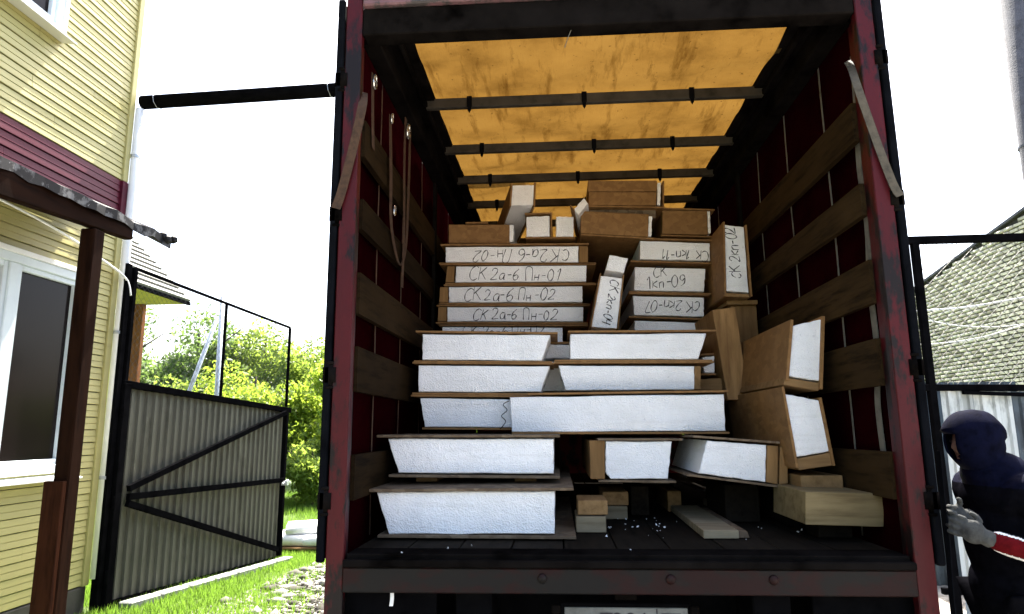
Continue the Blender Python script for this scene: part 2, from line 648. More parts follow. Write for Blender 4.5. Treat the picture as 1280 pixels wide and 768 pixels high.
# rear sill: threshold, ledge and the deep beam below
obj('threshold', bbox(-1.19, 1.19, -.03, .12, BED - .02, BED + .004, .004), 'grime', TR)
obj('sill_ledge', bbox(-1.193, 1.193, -.075, -.032, BED - .045, BED - .014, .005), 'grime', TR)
sb = obj('sill_beam', bbox(-1.194, 1.194, -.062, .05, .962, BED - .047, .005), 'redbeam', TR)
for x in (-.335, .20, .62):
    bm = B()
    tube(bm, [(x, -.060, 1.025), (x, -.070, 1.025)], [.022, .018], 12)
    obj('bolt_boss', bm, 'redbeam', sb, True)
xs = np.linspace(-1.2, 1.2, 11)
for a, b in zip(xs, xs[1:]):
    obj('floor_board', bbox(a + .003, b - .003, .124, YF, BED - .03, BED + random.uniform(-.003, .001), .003), 'floor', TR)
ZB = [(1.33, 1.535), (1.83, 2.045), (2.205, 2.41), (2.633, 2.79), (3.008, 3.204)]
for s in (-1, 1):
    # curtain with a loose ripple
    bm = B()
    ys = np.linspace(.10, YF + .1, 60)
    zs = np.linspace(BED - .1, 3.74, 14)
    g = [[bm.verts.new((s * (1.262 + .006 * math.sin(y * 9 + z) + .010 * math.sin(y * 3.1 - z * 2)), y, z)) for z in zs] for y in ys]
    for j in range(len(ys) - 1):
        for i in range(len(zs) - 1):
            bm.faces.new((g[j][i], g[j + 1][i], g[j + 1][i + 1], g[j][i + 1]))
    cu = obj('side_curtain', bm, 'curtain', TR, True)
    for y in (.54, 1.12, 1.73, 2.35, 2.95, 3.6, 4.2, 4.8):
        bm = B()
        pts = [(s * (1.244 + .002 * math.sin(z * 5 + y)), y + .012 * math.sin(z * 1.3 + y * 3), z) for z in np.linspace(BED, 3.7, 12)]
        ribbon(bm, pts, (0, 1, 0), .015, .003)
        obj('seam_strap', bm, 'greystrap' if s > 0 else 'webbing_brown', cu)
    for k, (z0, z1) in enumerate(ZB):
        bm = B()
        tilt = random.uniform(-.012, .012)
        n = 7
        yy = np.linspace(.105, YF - .05, n)
        ring = []
        for i, y in enumerate(yy):
            dz = tilt * (i / n) + random.uniform(-.004, .004)
            bow_ = random.uniform(-.004, .004)
            ring.append([bm.verts.new(q) for q in ((s * (1.205 + bow_), y, z0 + dz), (s * (1.236 + bow_), y, z0 + dz),
                                                   (s * (1.236 + bow_), y, z1 + dz), (s * (1.205 + bow_), y, z1 + dz))])
        for a, b in zip(ring, ring[1:]):
            for q in range(4):
                bm.faces.new((a[q], a[(q + 1) % 4], b[(q + 1) % 4], b[q]))
        bm.faces.new(ring[0])
        bm.faces.new(ring[-1][::-1])
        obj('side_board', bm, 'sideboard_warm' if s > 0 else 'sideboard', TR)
    for y in (2.05, 3.9):
        obj('side_post', bbox(s * 1.2 - .022, s * 1.2 + .003, y, y + .07, BED, 3.6, .004), 'grime', TR)
    # longitudinal rails at the roof edge
    a, b = sorted((s * 1.005, s * 1.235))
    obj('roof_rail', bbox(a, b, .065, YF + .05, 3.722, 3.76, .004), 'grime', TR)
    a, b = sorted((s * 1.13, s * 1.225))
    obj('slide_rail', bbox(a, b, .065, YF, 3.60, 3.718, .006), 'grime', TR)
    a, b = sorted((s * 1.05, s * 1.075))
    obj('cable_rail', bbox(a, b, .065, YF, 3.68, 3.715, .004), 'grime', TR)
# roof tarp, sagging a little between the bows
bows = [.93, 1.65, 2.275, 2.917, 3.55, 4.2, 4.85]
edges = [.06] + bows + [YF + .05]
bm = B()
nx = 44
ys = np.linspace(.03, YF + .05, 150)
g = []
for y in ys:
    k = max(i for i in range(len(edges)) if edges[i] <= y + .031)
    k = min(k, len(edges) - 2)
    t = (y - edges[k]) / (edges[k + 1] - edges[k])
    row = []
    for x in np.linspace(-1.03, 1.03, nx):
        sag = -.034 * math.sin(math.pi * min(max(t, 0), 1)) * (.6 + .4 * math.sin(x * 2.3 + k * 1.9))
        wr = .010 * math.sin(7 * (x * .8 + y * 1.5) + 2 * math.sin(x * 3 + k)) + .004 * math.sin(17 * (x * .5 + y) + k)
        row.append(bm.verts.new((x, y, 3.765 + .008 * (1 - x * x) + sag + wr * math.sin(math.pi * min(max(t, 0), 1)))))
    g.append(row)
for j in range(len(ys) - 1):
    for i in range(nx - 1):
        bm.faces.new((g[j][i], g[j][i + 1], g[j + 1][i + 1], g[j + 1][i]))
obj('roof_tarp', bm, 'rooftarp', TR, True)
for k, y in enumerate(bows):
    bw = obj('roof_bow', bbox(-1.06, 1.06, y - .012, y + .028, 3.672, 3.738, .004), 'bow', TR)
    for x in (-.78, -.05 + .1 * (k % 2), .62):
        bm = B()
        prism(bm, [(x - .012, 3.68), (x + .012, 3.68), (x + .010, 3.645), (x, 3.628), (x - .010, 3.645)], y - .022, y - .013)
        prism(bm, [(x - .016, 3.672), (x + .016, 3.672), (x + .016, 3.742), (x - .016, 3.742)], y - .020, y - .0125)
        obj('clip', bm, 'black', bw)
obj('headboard', bbox(-1.25, 1.25, YF + .06, YF + .12, BED - .1, 3.76, .004), 'redpaint', TR)
# chassis
for s in (-1, 1):
    a, b = sorted((s * .56, s * .72))
    obj('chassis_rail', bbox(a, b, .06, YF + .8, .72, .955, .006), 'black', TR)
    a, b = sorted((s * .78, s * 1.2))
    obj('mudflap', bbox(a, b, .50, .515, .22, .95, .003), 'rubber', TR)
    for y in (1.25, 2.45):
        w = thing('wheel', '', '', (s * .98, y, .48))
        del w['label'], w['category']
        w.parent = TR
        bm = B()
        for x0, x1 in ((s * .98 - .2, s * .98 - .02), (s * .98 + .02, s * .98 + .2)):
            tube(bm, [(x0, y, .48), (x0 + .02, y, .48), (x1 - .02, y, .48), (x1, y, .48)], [.42, .48, .48, .42], 28)
        obj('tyre', bm, 'rubber', w, True)
        bm = B()
        tube(bm, [(s * 1.185, y, .48), (s * 1.19, y, .48)], .26, 20)
        obj('rim', bm, 'grime', w)
for y in (1.25, 2.45):
    obj('axle', bbox(-.95, .95, y - .06, y + .06, .42, .54, .01), 'black', TR)
obj('underbody', bbox(-1.18, 1.18, .14, YF, .96, BED - .035, .004), 'black', TR)
obj('cross_member', bbox(-1.19, 1.19, .35, .45, .40, .955, .006), 'black', TR)
for s in (-1, 1):
    a, b = sorted((s * .80, s * 1.27))
    obj('rear_skirt', bbox(a, b, .03, .05, .42, .960, .004), 'black', TR)
obj('underrun_bar', bbox(-1.12, 1.12, .10, .19, .48, .60, .008), 'black', TR)
obj('lamp_bracket', bbox(-.02, .075, .11, .14, .900, .958, .004), 'grime', TR)
pl = obj('licence_plate', bbox(-.243, .290, .088, .094, .755, .876, .004), 'plate', TR)


def text_mesh(body, size, bold=.0):
    cu = bpy.data.curves.new('t', 'FONT')
    cu.body = body
    cu.size = size
    cu.extrude = .0006
    cu.offset = bold
    o = bpy.data.objects.new('t', cu)
    C.objects.link(o)
    dg = bpy.context.evaluated_depsgraph_get()
    me = bpy.data.meshes.new_from_object(o.evaluated_get(dg))
    bpy.data.objects.remove(o)
    me.materials.clear()
    return me


for body, size, x, z, nm in (('BA', .078, -.205, .772, 'letters'), ('7206', .116, -.090, .772, 'digits'), ('77', .088, .175, .790, 'digits')):
    me = text_mesh(body, size, .0035)
    me.transform(Matrix.Translation((x, .0868, z)) @ Matrix.Rotation(R(90), 4, 'X') @ Matrix.Diagonal((.92, 1, 1, 1)))
    link(nm, me, 'ink', pl)
obj('divider', bbox(.155, .160, .0862, .0878, .76, .872, 0), 'ink', pl)
obj('plate_backing', bbox(-.262, .31, .096, .105, .73, .893, .004), 'black', TR)
for s in (-1, 1):
    obj('plate_lamp', bbox(.02 + s * .30 - .02, .02 + s * .30 + .02, .085, .105, .845, .885, .006), 'grime', TR)

# ------------------------------------------------------------------ straps
def strap(name, label, pts, side, w, mat, t=.004, buckle=None, sm=5):
    bm = B()
    ribbon(bm, smoothpts(pts, sm), side, w, t)
    base = min(pts, key=lambda q: q[2])
    th = thing('cargo_strap', label, 'strap', base, 'webbing straps of the trailer')
    obj('webbing', bm, mat, th)
    for (x, y, z), sc in (buckle or []):
        bm = B()
        loop = [(x, y + math.cos(a) * .020 * sc, z + math.sin(a) * .030 * sc + .01 * math.cos(a)) for a in np.linspace(0, 2 * math.pi, 11)]
        tube(bm, loop, .0055 * sc, 6)
        beam(bm, (x, y - .02 * sc, z), (x, y + .02 * sc, z + .004), .008 * sc)
        obj('buckle', bm, 'buckle', th, True)
    return th


strap('s', 'tan webbing strap slung diagonally across the right red pillar', [(1.215, .12, 3.43), (1.185, .02, 3.33), (1.165, -.058, 3.20), (1.215, -.064, 2.95), (1.268, -.070, 2.72), (1.292, -.075, 2.66)], (.9, 0, .35), .038, 'webbing')
strap('s', 'pale grey webbing hanging down behind the right boards beside the pillar',
      [(1.243, .125, 3.47), (1.242, .14, 3.2), (1.241, .17, 2.9), (1.240, .15, 2.6), (1.242, .19, 2.3), (1.240, .18, 2.0), (1.240, .23, 1.75), (1.240, .22, 1.50)], (0, 1, 0), .05, 'greystrap')
strap('s', 'brown webbing strap crossing the left red pillar', [(-1.20, .03, 3.32), (-1.178, -.056, 3.20), (-1.215, -.062, 2.98), (-1.262, -.066, 2.76), (-1.285, -.07, 2.68)], (.9, 0, -.3), .045, 'webbing_brown')
strap('s', 'brown strap with zinc ring hanging nearest the left pillar', [(-1.196, .17, 3.50), (-1.194, .18, 3.3), (-1.196, .22, 3.1)], (0, 1, 0), .04, 'webbing_brown', buckle=[((-1.186, .18, 3.46), 1.3)])
strap('s', 'long brown strap looped low on the left boards with two zinc rings',
      [(-1.19, .53, 3.44), (-1.185, .56, 3.1), (-1.19, .62, 2.8), (-1.185, .82, 2.62), (-1.19, 1.0, 2.80), (-1.185, 1.02, 3.2), (-1.19, 1.05, 3.60)], (0, 1, .1), .05, 'webbing_brown',
      buckle=[((-1.178, .53, 3.42), 1.0), ((-1.178, .64, 2.90), .9)])
strap('s', 'brown strap with bright zinc ring under the left roof rail', [(-1.185, .90, 3.60), (-1.184, .88, 3.3), (-1.188, .93, 2.9), (-1.186, .90, 2.5)], (0, 1, 0), .045, 'webbing_brown', buckle=[((-1.172, .92, 3.52), 1.6)])
bm = B()
tube(bm, smoothpts([(-.140, .0, 3.66), (-.150, -.005, 3.60), (-.17, .0, 3.55), (-.186, .0, 3.50)], 4), .0022, 5)
tag(obj('hanging_cord', bm, 'greystrap'), 'thin pale cord hanging from the header beam', 'cord')
bm = B()
ribbon(bm, smoothpts([(-.985, -.02, .962), (-.984, -.022, .93), (-.988, -.02, .90)], 4), (1, 0, 0), .016, .003)
tag(obj('white_tag', bm, 'whitetrim'), 'small white tag hanging under the rear sill', 'tag')

# ------------------------------------------------------------------ handwriting
GL = {
    'C': (.62, [[(.60, .86), (.38, 1.0), (.14, .82), (.04, .45), (.16, .08), (.40, 0), (.60, .14)]]),
    'K': (.62, [[(.10, 1.0), (.08, 0)], [(.58, .96), (.10, .48)], [(.22, .58), (.62, .02)]]),
    '2': (.58, [[(.06, .78), (.20, .98), (.46, .92), (.50, .68), (.30, .32), (.02, .02), (.56, .06)]]),
    'a': (.52, [[(.46, .50), (.24, .56), (.06, .34), (.14, .04), (.36, .10), (.46, .46), (.46, .06), (.54, .02)]]),
    '-': (.42, [[(.06, .44), (.38, .46)]]),
    '6': (.56, [[(.46, .98), (.18, .72), (.05, .32), (.18, .02), (.42, .06), (.50, .32), (.32, .48), (.08, .34)]]),
    'P': (.62, [[(.08, 0), (.10, .98), (.56, .96), (.54, 0)]]),
    'n': (.50, [[(.06, .56), (.06, 0)], [(.06, .28), (.42, .30)], [(.42, .56), (.42, 0)]]),
    'k': (.48, [[(.06, .58), (.06, 0)], [(.42, .56), (.08, .28), (.44, 0)]]),
    'p': (.52, [[(.04, .54), (.06, 0)], [(.05, .44), (.22, .56), (.40, .50), (.42, 0)]]),
    '0': (.58, [[(.30, 1.0), (.08, .74), (.06, .28), (.26, 0), (.46, .22), (.50, .70), (.30, 1.0)]]),
    '1': (.36, [[(.04, .74), (.24, 1.0), (.22, 0)]]),
    '7': (.52, [[(.04, .96), (.48, .96), (.20, 0)]]),
    '9': (.56, [[(.48, .70), (.28, .50), (.08, .66), (.16, .94), (.40, .96), (.50, .68), (.44, .26), (.14, .02)]]),
    '4': (.56, [[(.10, 1.0), (.06, .48), (.50, .52)], [(.46, .92), (.42, 0)]]),
    ' ': (.34, []),
}


def handwrite(parent, text, org, ang, h, y, w=.0066, rs=0):
    """marker strokes on a face that looks towards -y; org = start of the baseline (x, z)"""
    rr = random.Random(rs + len(text))
    bm = B()
    ca, sa = math.cos(ang), math.sin(ang)
    pen = 0.
    lay = 0
    for ch in text:
        adv, strokes = GL[ch]
        jit = rr.uniform(-.07, .07)
        big, sl = rr.uniform(.84, 1.14), rr.uniform(.0, .26)
        for st in strokes:
            pts = [Vector((px, pz + jit, 0)) for px, pz in st]
            if len(pts) > 2:
                pts = smoothpts(pts, 4)
            P2 = [Vector(((pen + q.x * big + sl * q.y) * h, q.y * big * h)) for q in pts]
            lay += 1
            yy = y - .0009 - .00005 * lay
            L = []
            for i, q in enumerate(P2):
                d = P2[min(i + 1, len(P2) - 1)] - P2[max(i - 1, 0)]
                if d.length < 1e-6:
                    d = Vector((1, 0))
                d.normalize()
                n = Vector((-d.y, d.x)) * w * (.42 + .16 * math.sin(i * .9 + lay * 2.3) + rr.uniform(-.05, .05))
                for s in (-1, 1):
                    e = q + n * s
                    L.append(bm.verts.new((org[0] + e.x * ca - e.y * sa, yy, org[1] + e.x * sa + e.y * ca)))
            for i in range(len(P2) - 1):
                bm.faces.new((L[2 * i], L[2 * i + 1], L[2 * i + 3], L[2 * i + 2]))
        pen += adv + rr.uniform(.02, .1)
    obj('handwritten_word', bm, 'ink', parent)


# ------------------------------------------------------------------ panels in the load
GRP = 'foam core panels stacked in the trailer'


def rough_foam(poly, y0, y1, sh=(0, 0), n=7):
    """foam block whose front edge is cut a little unevenly"""
    bm = B()
    pts = []
    k = len(poly)
    for i in range(k):
        a, b = Vector(poly[i]), Vector(poly[(i + 1) % k])
        for j in range(n):
            q = a.lerp(b, j / n)
            pts.append((q.x, q.y, j == 0))
    fr, bk = [], []
    for x, z, corner in pts:
        e = .0 if corner else .0022
        fr.append(bm.verts.new((x + random.uniform(-e, e), y0 + random.uniform(0, .003), z + random.uniform(-e, e))))
        bk.append(bm.verts.new((x + sh[0], y1, z + sh[1])))
    m_ = len(pts)
    f0 = bm.faces.new(fr)
    bm.faces.new(bk[::-1])
    for i in range(m_):
        j = (i + 1) % m_
        bm.faces.new((fr[i], fr[j], bk[j], bk[i]))
    bmesh.ops.recalc_face_normals(bm, faces=bm.faces)
    bmesh.ops.bevel(bm, geom=[e for e in f0.edges], offset=.004, segments=1, affect='EDGES', clamp_overlap=True)
    return bm


def sheet(p, q, t, y0, y1, sh=(0, 0), up=True):
    """board edge from p to q in (x, z), thickness t above (or below) the line"""
    d = (Vector(q) - Vector(p)).normalized()
    n = Vector((-d.y, d.x)) * (t if up else -t)
    bm = B()
    prism(bm, [tuple(p), tuple(q), (q[0] + n.x, q[1] + n.y), (p[0] + n.x, p[1] + n.y)], y0, y1, sh)
    return bevel(bm, .0015)


def panel(label, y0, L, foam=None, tops=(), bots=(), blocks=(), name='foam_panel', cat='panel', texts=(), sh=(0, 0), bm_='osb', block_mat='timber', t=.012, fr=.012):
    allp = list(foam or []) + [p for b in blocks for p in b]
    for a, b in list(tops) + list(bots):
        allp += [a, b]
    base = (sum(p[0] for p in allp) / len(allp), y0 + L / 2, min(p[1] for p in allp))
    th = thing(name, label, cat, base, GRP if name == 'foam_panel' else None)
    if foam:
        f = obj('foam_core', rough_foam(foam, y0, y0 + L, sh), 'foam', th)
    for a, b in tops:
        obj('strand_board', sheet(a, b, t, y0 - fr, y0 + L, sh), bm_, th)
    for a, b in bots:
        obj('strand_board', sheet(a, b, t, y0 - fr, y0 + L, sh, False), bm_, th)
    for b in blocks:
        bm = B()
        prism(bm, b, y0 - .002, y0 + L, sh)
        obj('timber_edge', bevel(bm, .003), block_mat, th)
    for k, (txt, org, ang, h) in enumerate(texts):
        pen = 0.
        for wd in txt.split(' '):
            handwrite(f, wd, (org[0] + pen * math.cos(ang), org[1] + pen * math.sin(ang)), ang, h, y0, rs=len(label) + k)
            pen += (sum(GL[c][0] + .06 for c in wd) + .36) * h
    return th


# front left: two thick panels
panel('thick foam panel at the bottom of the left stack, lying on the trailer bed', .38, 1.9,
      [(-1.170,1.337), (-0.279,1.343), (-0.283,1.139), (-1.104,1.137)],
      [((-1.236,1.341), (-0.185,1.347))], [((-1.156,1.137), (-0.178,1.132))], bm_='osb_dark', fr=.02, t=.014)
for x0 in (-1.05, -.5):
    tag(obj('spacer_batten', bbox(x0, x0 + .12, .75, 2.2, 1.362, 1.392, .003), 'timber'),
        'thin batten under the second panel of the left stack, ' + ('nearer the wall' if x0 < -.9 else 'nearer the middle'), 'batten')
panel('thick foam panel second from the bottom of the left stack, left side cut sloping', .62, 1.7,
      [(-1.180,1.598), (-0.280,1.592), (-0.284,1.412), (-1.118,1.419)],
      [((-1.238,1.606), (-0.246,1.600))], [((-1.166,1.411), (-0.250,1.400))], bm_='osb_dark', fr=.02, t=.014)
# left middle stack of three
panel('foam panel third from the bottom of the left stack, half hidden by the long block', 1.13, 2.0,
      [(-1.111,1.839), (-0.289,1.820), (-0.292,1.651), (-1.078,1.662)],
      [((-1.167,1.849), (-0.289,1.835))], [((-1.093,1.659), (-0.292,1.648))])
panel('foam panel with slanted right end in the middle of the left stack', 1.13, 2.3,
      [(-1.125,2.044), (-0.300,2.028), (-0.357,1.870), (-1.122,1.879)],
      [((-1.161,2.055), (-0.275,2.037))], [((-1.158,1.874), (-0.308,1.860))])
panel('foam panel with slanted right end under the handwritten panels at left', 1.13, 2.3,
      [(-1.103,2.242), (-0.292,2.223), (-0.349,2.063), (-1.100,2.079)],
      [((-1.144,2.253), (-0.246,2.227))], [((-1.151,2.075), (-0.285,2.057))])
panel('grey foam offcut in the gap between the two middle stacks', 1.5, 1.2,
      [(-0.361,2.209), (-0.144,2.205), (-0.146,2.113), (-0.362,2.116)], [((-0.361,2.214), (-0.144,2.211))])
panel('small foam end below the grey offcut between the middle stacks', 1.5, 1.2,
      [(-0.363,2.094), (-0.147,2.091), (-0.151,1.893), (-0.366,1.895)])
# long smooth block
panel('long smooth white foam block lying across the middle of the load', 1.0, 1.5,
      [(-0.541,1.832), (0.722,1.837), (0.718,1.625), (-0.529,1.629)],
      [((-0.431,1.845), (0.746,1.849))], [((-0.529,1.627), (0.736,1.620))], fr=.010)
bm = B()
tube(bm, smoothpts([(-0.541,0.985,1.812), (-0.578,0.970,1.789), (-0.555,0.980,1.756), (-0.588,0.970,1.723), (-0.565,0.985,1.690), (-0.598,0.980,1.644)], 5), .0026, 5)
tag(obj('wire_curl', bm, 'black', None, True), 'black curl of wire at the left end of the long white block', 'wire')
# right middle pair
panel('foam panel with slanted left end resting on the long white block', 1.18, 1.8,
      [(-0.245,2.036), (0.596,2.020), (0.588,1.877), (-0.203,1.881)],
      [((-0.275,2.047), (0.714,2.038))], [], [[(0.596,2.020), (0.635,2.019), (0.627,1.876), (0.588,1.877)]])
panel('foam panel with slanted right end at the top of the right middle pair', 1.18, 1.8,
      [(-0.166,2.233), (0.681,2.224), (0.623,2.064), (-0.169,2.076)],
      [((-0.180,2.243), (0.740,2.233))], [((-0.270,2.072), (0.706,2.058))])
# centre and right of the bottom
panel('small foam panel with timber left edge standing clear of the bed in the middle', .88, 1.3,
      [(0.014,1.572), (0.387,1.570), (0.355,1.363), (0.038,1.364), (0.008,1.403)],
      [((-0.031,1.577), (0.446,1.574))], [((-0.033,1.360), (0.399,1.354))],
      [[(-0.077,1.577), (0.009,1.577), (0.003,1.364), (-0.078,1.364)]], bm_='osb_dark', block_mat='timber_z')
panel('tilted foam panel with timber right edge between the middle and the leaning panels', .72, .85,
      [(0.550,1.576), (0.861,1.549), (0.843,1.356), (0.493,1.403)],
      [((0.474,1.593), (0.929,1.557))], [((0.429,1.403), (0.913,1.340))],
      [[(0.866,1.549), (0.924,1.544), (0.905,1.344), (0.847,1.356)], [(0.933,1.544), (0.970,1.535), (0.959,1.348), (0.913,1.344)]], bm_='osb_dark', block_mat='timber_z')
# leaning pair by the right wall
panel('upper of the two foam panels leaning by the right wall', .56, 1.15,
      [(0.988,2.171), (1.156,2.206), (1.115,1.878), (0.938,1.909)],
      [], [((1.161,2.219), (1.116,1.836)), ((0.932,1.884), (0.982,2.205))],
      [[(0.934,1.901), (1.106,1.870), (1.099,1.828), (0.923,1.863)]], bm_='osb', t=.016, fr=.016, block_mat='timber_x')
panel('lower of the two foam panels leaning by the right wall', .56, 1.15,
      [(0.915,1.818), (1.098,1.779), (1.132,1.523), (0.954,1.492)],
      [], [((1.108,1.795), (1.146,1.451)), ((0.950,1.440), (0.909,1.851))],
      [[(0.957,1.484), (1.131,1.515), (1.138,1.451), (0.965,1.428)]], bm_='osb', t=.014, fr=.012, block_mat='timber_x')
th = thing('timber_block', 'dark timber block under the leaning panels by the right wall', 'block', (1.05, .6, 1.30))
obj('block', bbox(.98, 1.19, .58, 1.4, 1.300, 1.40, .004), 'timber', th)
obj('block_foot', bbox(1.0, 1.15, .62, 1.4, BED + .003, 1.299, .004), 'floor', th)
# laminated box at the right
BXL, BXR = (0.902,1.345), (1.259,1.337)
BBL, BBR = (0.890,1.196), (1.243,1.186)
th = thing('timber_box', 'squat streaky timber box at the right rear corner of the bed', 'box', (1.0, .5, BED + .04))
bm = B()
prism(bm, [BBL, BBR, BXR, BXL], .30, .78)
obj('block', bevel(bm, .003), 'timber_box', th)
tag(obj('bearer_plank', bbox(1.0, 1.16, .45, .70, BED + .003, BBL[1] - .012, .003), 'floor'), 'dark plank carrying the squat timber box', 'plank')  # added plank, coloured dark to merge with the shadow under the box

# handwritten panels, left stack
Y = 2.0
HL = .105
panel('handwritten panel fifth from the top of the left stack, almost hidden', 2.0, 2.6,
      [(-1.124,2.418), (-0.207,2.396), (-.205, 2.285), (-1.125, 2.285)],
      [((-1.149,2.424), (-0.014,2.404))], texts=[('CK 2a-6 Pn-02', ((-0.969,2.341)), 0, .085)])
panel('handwritten panel fourth from the top of the left stack, marked 02 low', 2.0, 2.6,
      [(-1.088,2.573), (-0.046,2.552), (-0.049,2.442), (-1.087,2.461)],
      [((-1.169,2.578), (0.002,2.561))], [((-1.174,2.456), (-0.013,2.432))],
      [[(-1.157,2.574), (-1.095,2.573), (-1.094,2.461), (-1.162,2.462)]], texts=[('CK 2a-6 Pn-02', (-0.896,2.470), R(-1), .088)], block_mat='timber_z')
panel('handwritten panel third from the top of the left stack, marked 02', 2.0, 2.6,
      [(-1.077,2.730), (-0.048,2.714), (-0.051,2.590), (-1.076,2.610)],
      [((-1.115,2.737), (0.055,2.718))], [((-1.151,2.605), (0.003,2.576))],
      [[(-1.146,2.732), (-1.084,2.730), (-1.083,2.610), (-1.151,2.612)]], texts=[('CK 2a-6 Pn-02', (-0.965,2.621), R(-1), .095)], block_mat='timber_z')
panel('handwritten panel second from the top of the left stack, marked 01', 2.0, 2.6,
      [(-1.022,2.894), (-0.013,2.876), (-0.017,2.751), (-1.028,2.767)],
      [((-1.148,2.904), (0.054,2.878))], [((-1.103,2.762), (0.050,2.737))],
      [[(-1.092,2.896), (-1.035,2.894), (-1.040,2.767), (-1.103,2.769)]], texts=[('CK 2a-6 Pn-01', (-0.928,2.777), R(-1), .100)], block_mat='timber_z')
panel('handwritten panel at the top of the left stack, writing upside down', 2.0, 2.6,
      [(-1.106,3.051), (-0.070,3.030), (-0.074,2.903), (-1.104,2.928)],
      [((-1.144,3.061), (0.010,3.038))], [((-1.155,2.923), (0.061,2.894))],
      [[(-0.064,3.030), (0.003,3.028), (-0.000,2.901), (-0.068,2.903)]], texts=[('CK 2a-6 Pn-02', (-0.139,3.006), R(179), .100)], block_mat='timber_z')
# handwritten panels, right stack
panel('thin layered panel at the foot of the right handwritten stack', 2.0, 2.4,
      [(0.335,2.441), (0.873,2.413), (.868, 2.29), (.338, 2.30)], [], [], texts=[])
panel('handwritten panel third from the top of the right stack, writing upside down', 2.0, 2.4,
      [(0.330,2.631), (0.860,2.608), (0.852,2.462), (0.337,2.484)],
      [((0.301,2.644), (0.897,2.619))], [((0.294,2.475), (0.927,2.442))], texts=[('CK 2kp-07', (0.835,2.578), R(178), .080)])
panel('handwritten panel second from the top of the right stack, writing in two lines', 2.0, 2.4,
      [(0.357,2.855), (0.885,2.830), (0.863,2.651), (0.344,2.674)],
      [], [((0.302,2.666), (0.915,2.637))], texts=[('CK', (0.487,2.771), R(4), .085), ('1kp-09', (0.441,2.685), R(3), .090)])
panel('handwritten panel at the top of the right stack, writing upside down near its edge', 2.0, 2.4,
      [(0.402,3.062), (0.927,3.029), (0.924,2.891), (0.396,2.917)],
      [((0.390,3.069), (0.963,3.041))], [((0.323,2.906), (0.977,2.871))], texts=[('CK 1kp-11', (0.917,2.967), R(177), .078)])
# narrow leaning pieces between the stacks
panel('narrow handwritten panel leaning between the two stacks, writing running down it', 1.62, .9,
      [(0.068,2.706), (0.219,2.686), (0.167,2.327), (-0.010,2.342)],
      [], [((0.231,2.708), (0.178,2.327)), ((-0.016,2.342), (0.063,2.724))], texts=[('CK 2kp-04', (0.140,2.682), R(-103), .062)], t=.008)
panel('short foam cube set on the narrow leaning panel', 1.66, .5,
      [(0.138,2.867), (0.268,2.840), (0.235,2.735), (0.106,2.756)], [], [])
# right upright handwritten panel
panel('upright handwritten panel high against the right wall, writing running up it', 1.62, 1.0,
      [(0.946,3.058), (1.083,3.036), (1.084,2.564), (0.932,2.578)],
      [], [((1.101,3.048), (1.104,2.535)), ((0.914,2.545), (0.936,3.076))], texts=[('CK 2kp-02', (1.042,2.661), R(93), .072)], t=.014,
      blocks=[[(0.921,2.567), (1.083,2.552), (1.087,2.530), (0.919,2.539)]])
panel('bare timber board standing upright beside the right stack', 1.42, .9, None, [], [],
      [[(0.780,2.411), (0.932,2.429), (0.983,1.819), (0.846,1.820)]], name='timber_board', cat='board', block_mat='timber_z')
th = thing('bracing_timber', 'timber under the upright handwritten panel by the right wall', 'timber', (1.05, 1.8, 2.3))
obj('block', bbox(.955, 1.17, 1.72, 2.5, 2.50, (0.919,2.533)[1] - .003, .004), 'timber', th)
obj('block_leg', bbox(.985, 1.17, 1.76, 2.5, BED + .003, 2.498, .004), 'timber_z', th)
panel('sawn timber end low behind the slanted right pair', 1.5, .8, None, [], [],
      [[(0.687,1.962), (0.839,1.966), (0.834,1.887), (0.683,1.888)]], name='timber_offcut', cat='offcut', block_mat='timber_x')
panel('grey foam end above the sawn timber end at right', 1.5, .8,
      [(0.716,2.106), (0.795,2.115), (0.789,2.003), (0.721,2.004)], [((0.696,2.117), (0.791,2.121))], [((0.689,1.999), (0.799,1.998))])
# top row under the roof
panel('flat strand board box on the far left of the top row', 2.06, 1.6,
      [(-0.609,3.236), (-0.577,3.235), (-0.578,3.097), (-0.610,3.098)], [((-0.957,3.254), (-0.778,3.249))], [],
      [[(-1.092,3.251), (-0.606,3.237), (-0.607,3.083), (-1.090,3.096)]], block_mat='osb')
panel('foam beam reaching up to the roof at the left of the top row', 1.95, 1.5,
      [(-0.578,3.521), (-0.402,3.522), (-0.411,3.359), (-0.591,3.358)],
      [], [((-0.389,3.535), (-0.398,3.339)), ((-0.598,3.352), (-0.584,3.535))], sh=(-.34, -.14), t=.014)
panel('square foam end left of its narrower neighbour in the top row', 2.04, 1.5,
      [(-0.471,3.293), (-0.289,3.294), (-0.292,3.125), (-0.473,3.129)],
      [((-0.484,3.306), (-0.269,3.307))], [((-0.480,3.123), (-0.092,3.113)), ((-0.269,3.307), (-0.273,3.118))])
panel('narrow upright foam end beside the strand board in the top row', 2.04, 1.5,
      [(-0.238,3.286), (-0.100,3.282), (-0.104,3.119), (-0.242,3.123)], [], [])
panel('small tilted foam stick poking out beneath the roof', 1.9, .7,
      [(-0.022,3.382), (0.008,3.342), (-0.068,3.249), (-0.103,3.295)], [], [((-0.104,3.282), (-0.133,3.321))], sh=(.06, -.03))
panel('strand board faced panel bridging the gap between the two stacks', 1.98, 1.7,
      [(0.476,3.249), (0.500,3.248), (0.487,3.089), (0.463,3.090)], [], [((-0.050,3.120), (0.509,3.073))],
      [[(-0.046,3.306), (0.475,3.265), (0.461,3.084), (-0.050,3.126)]], block_mat='osb')
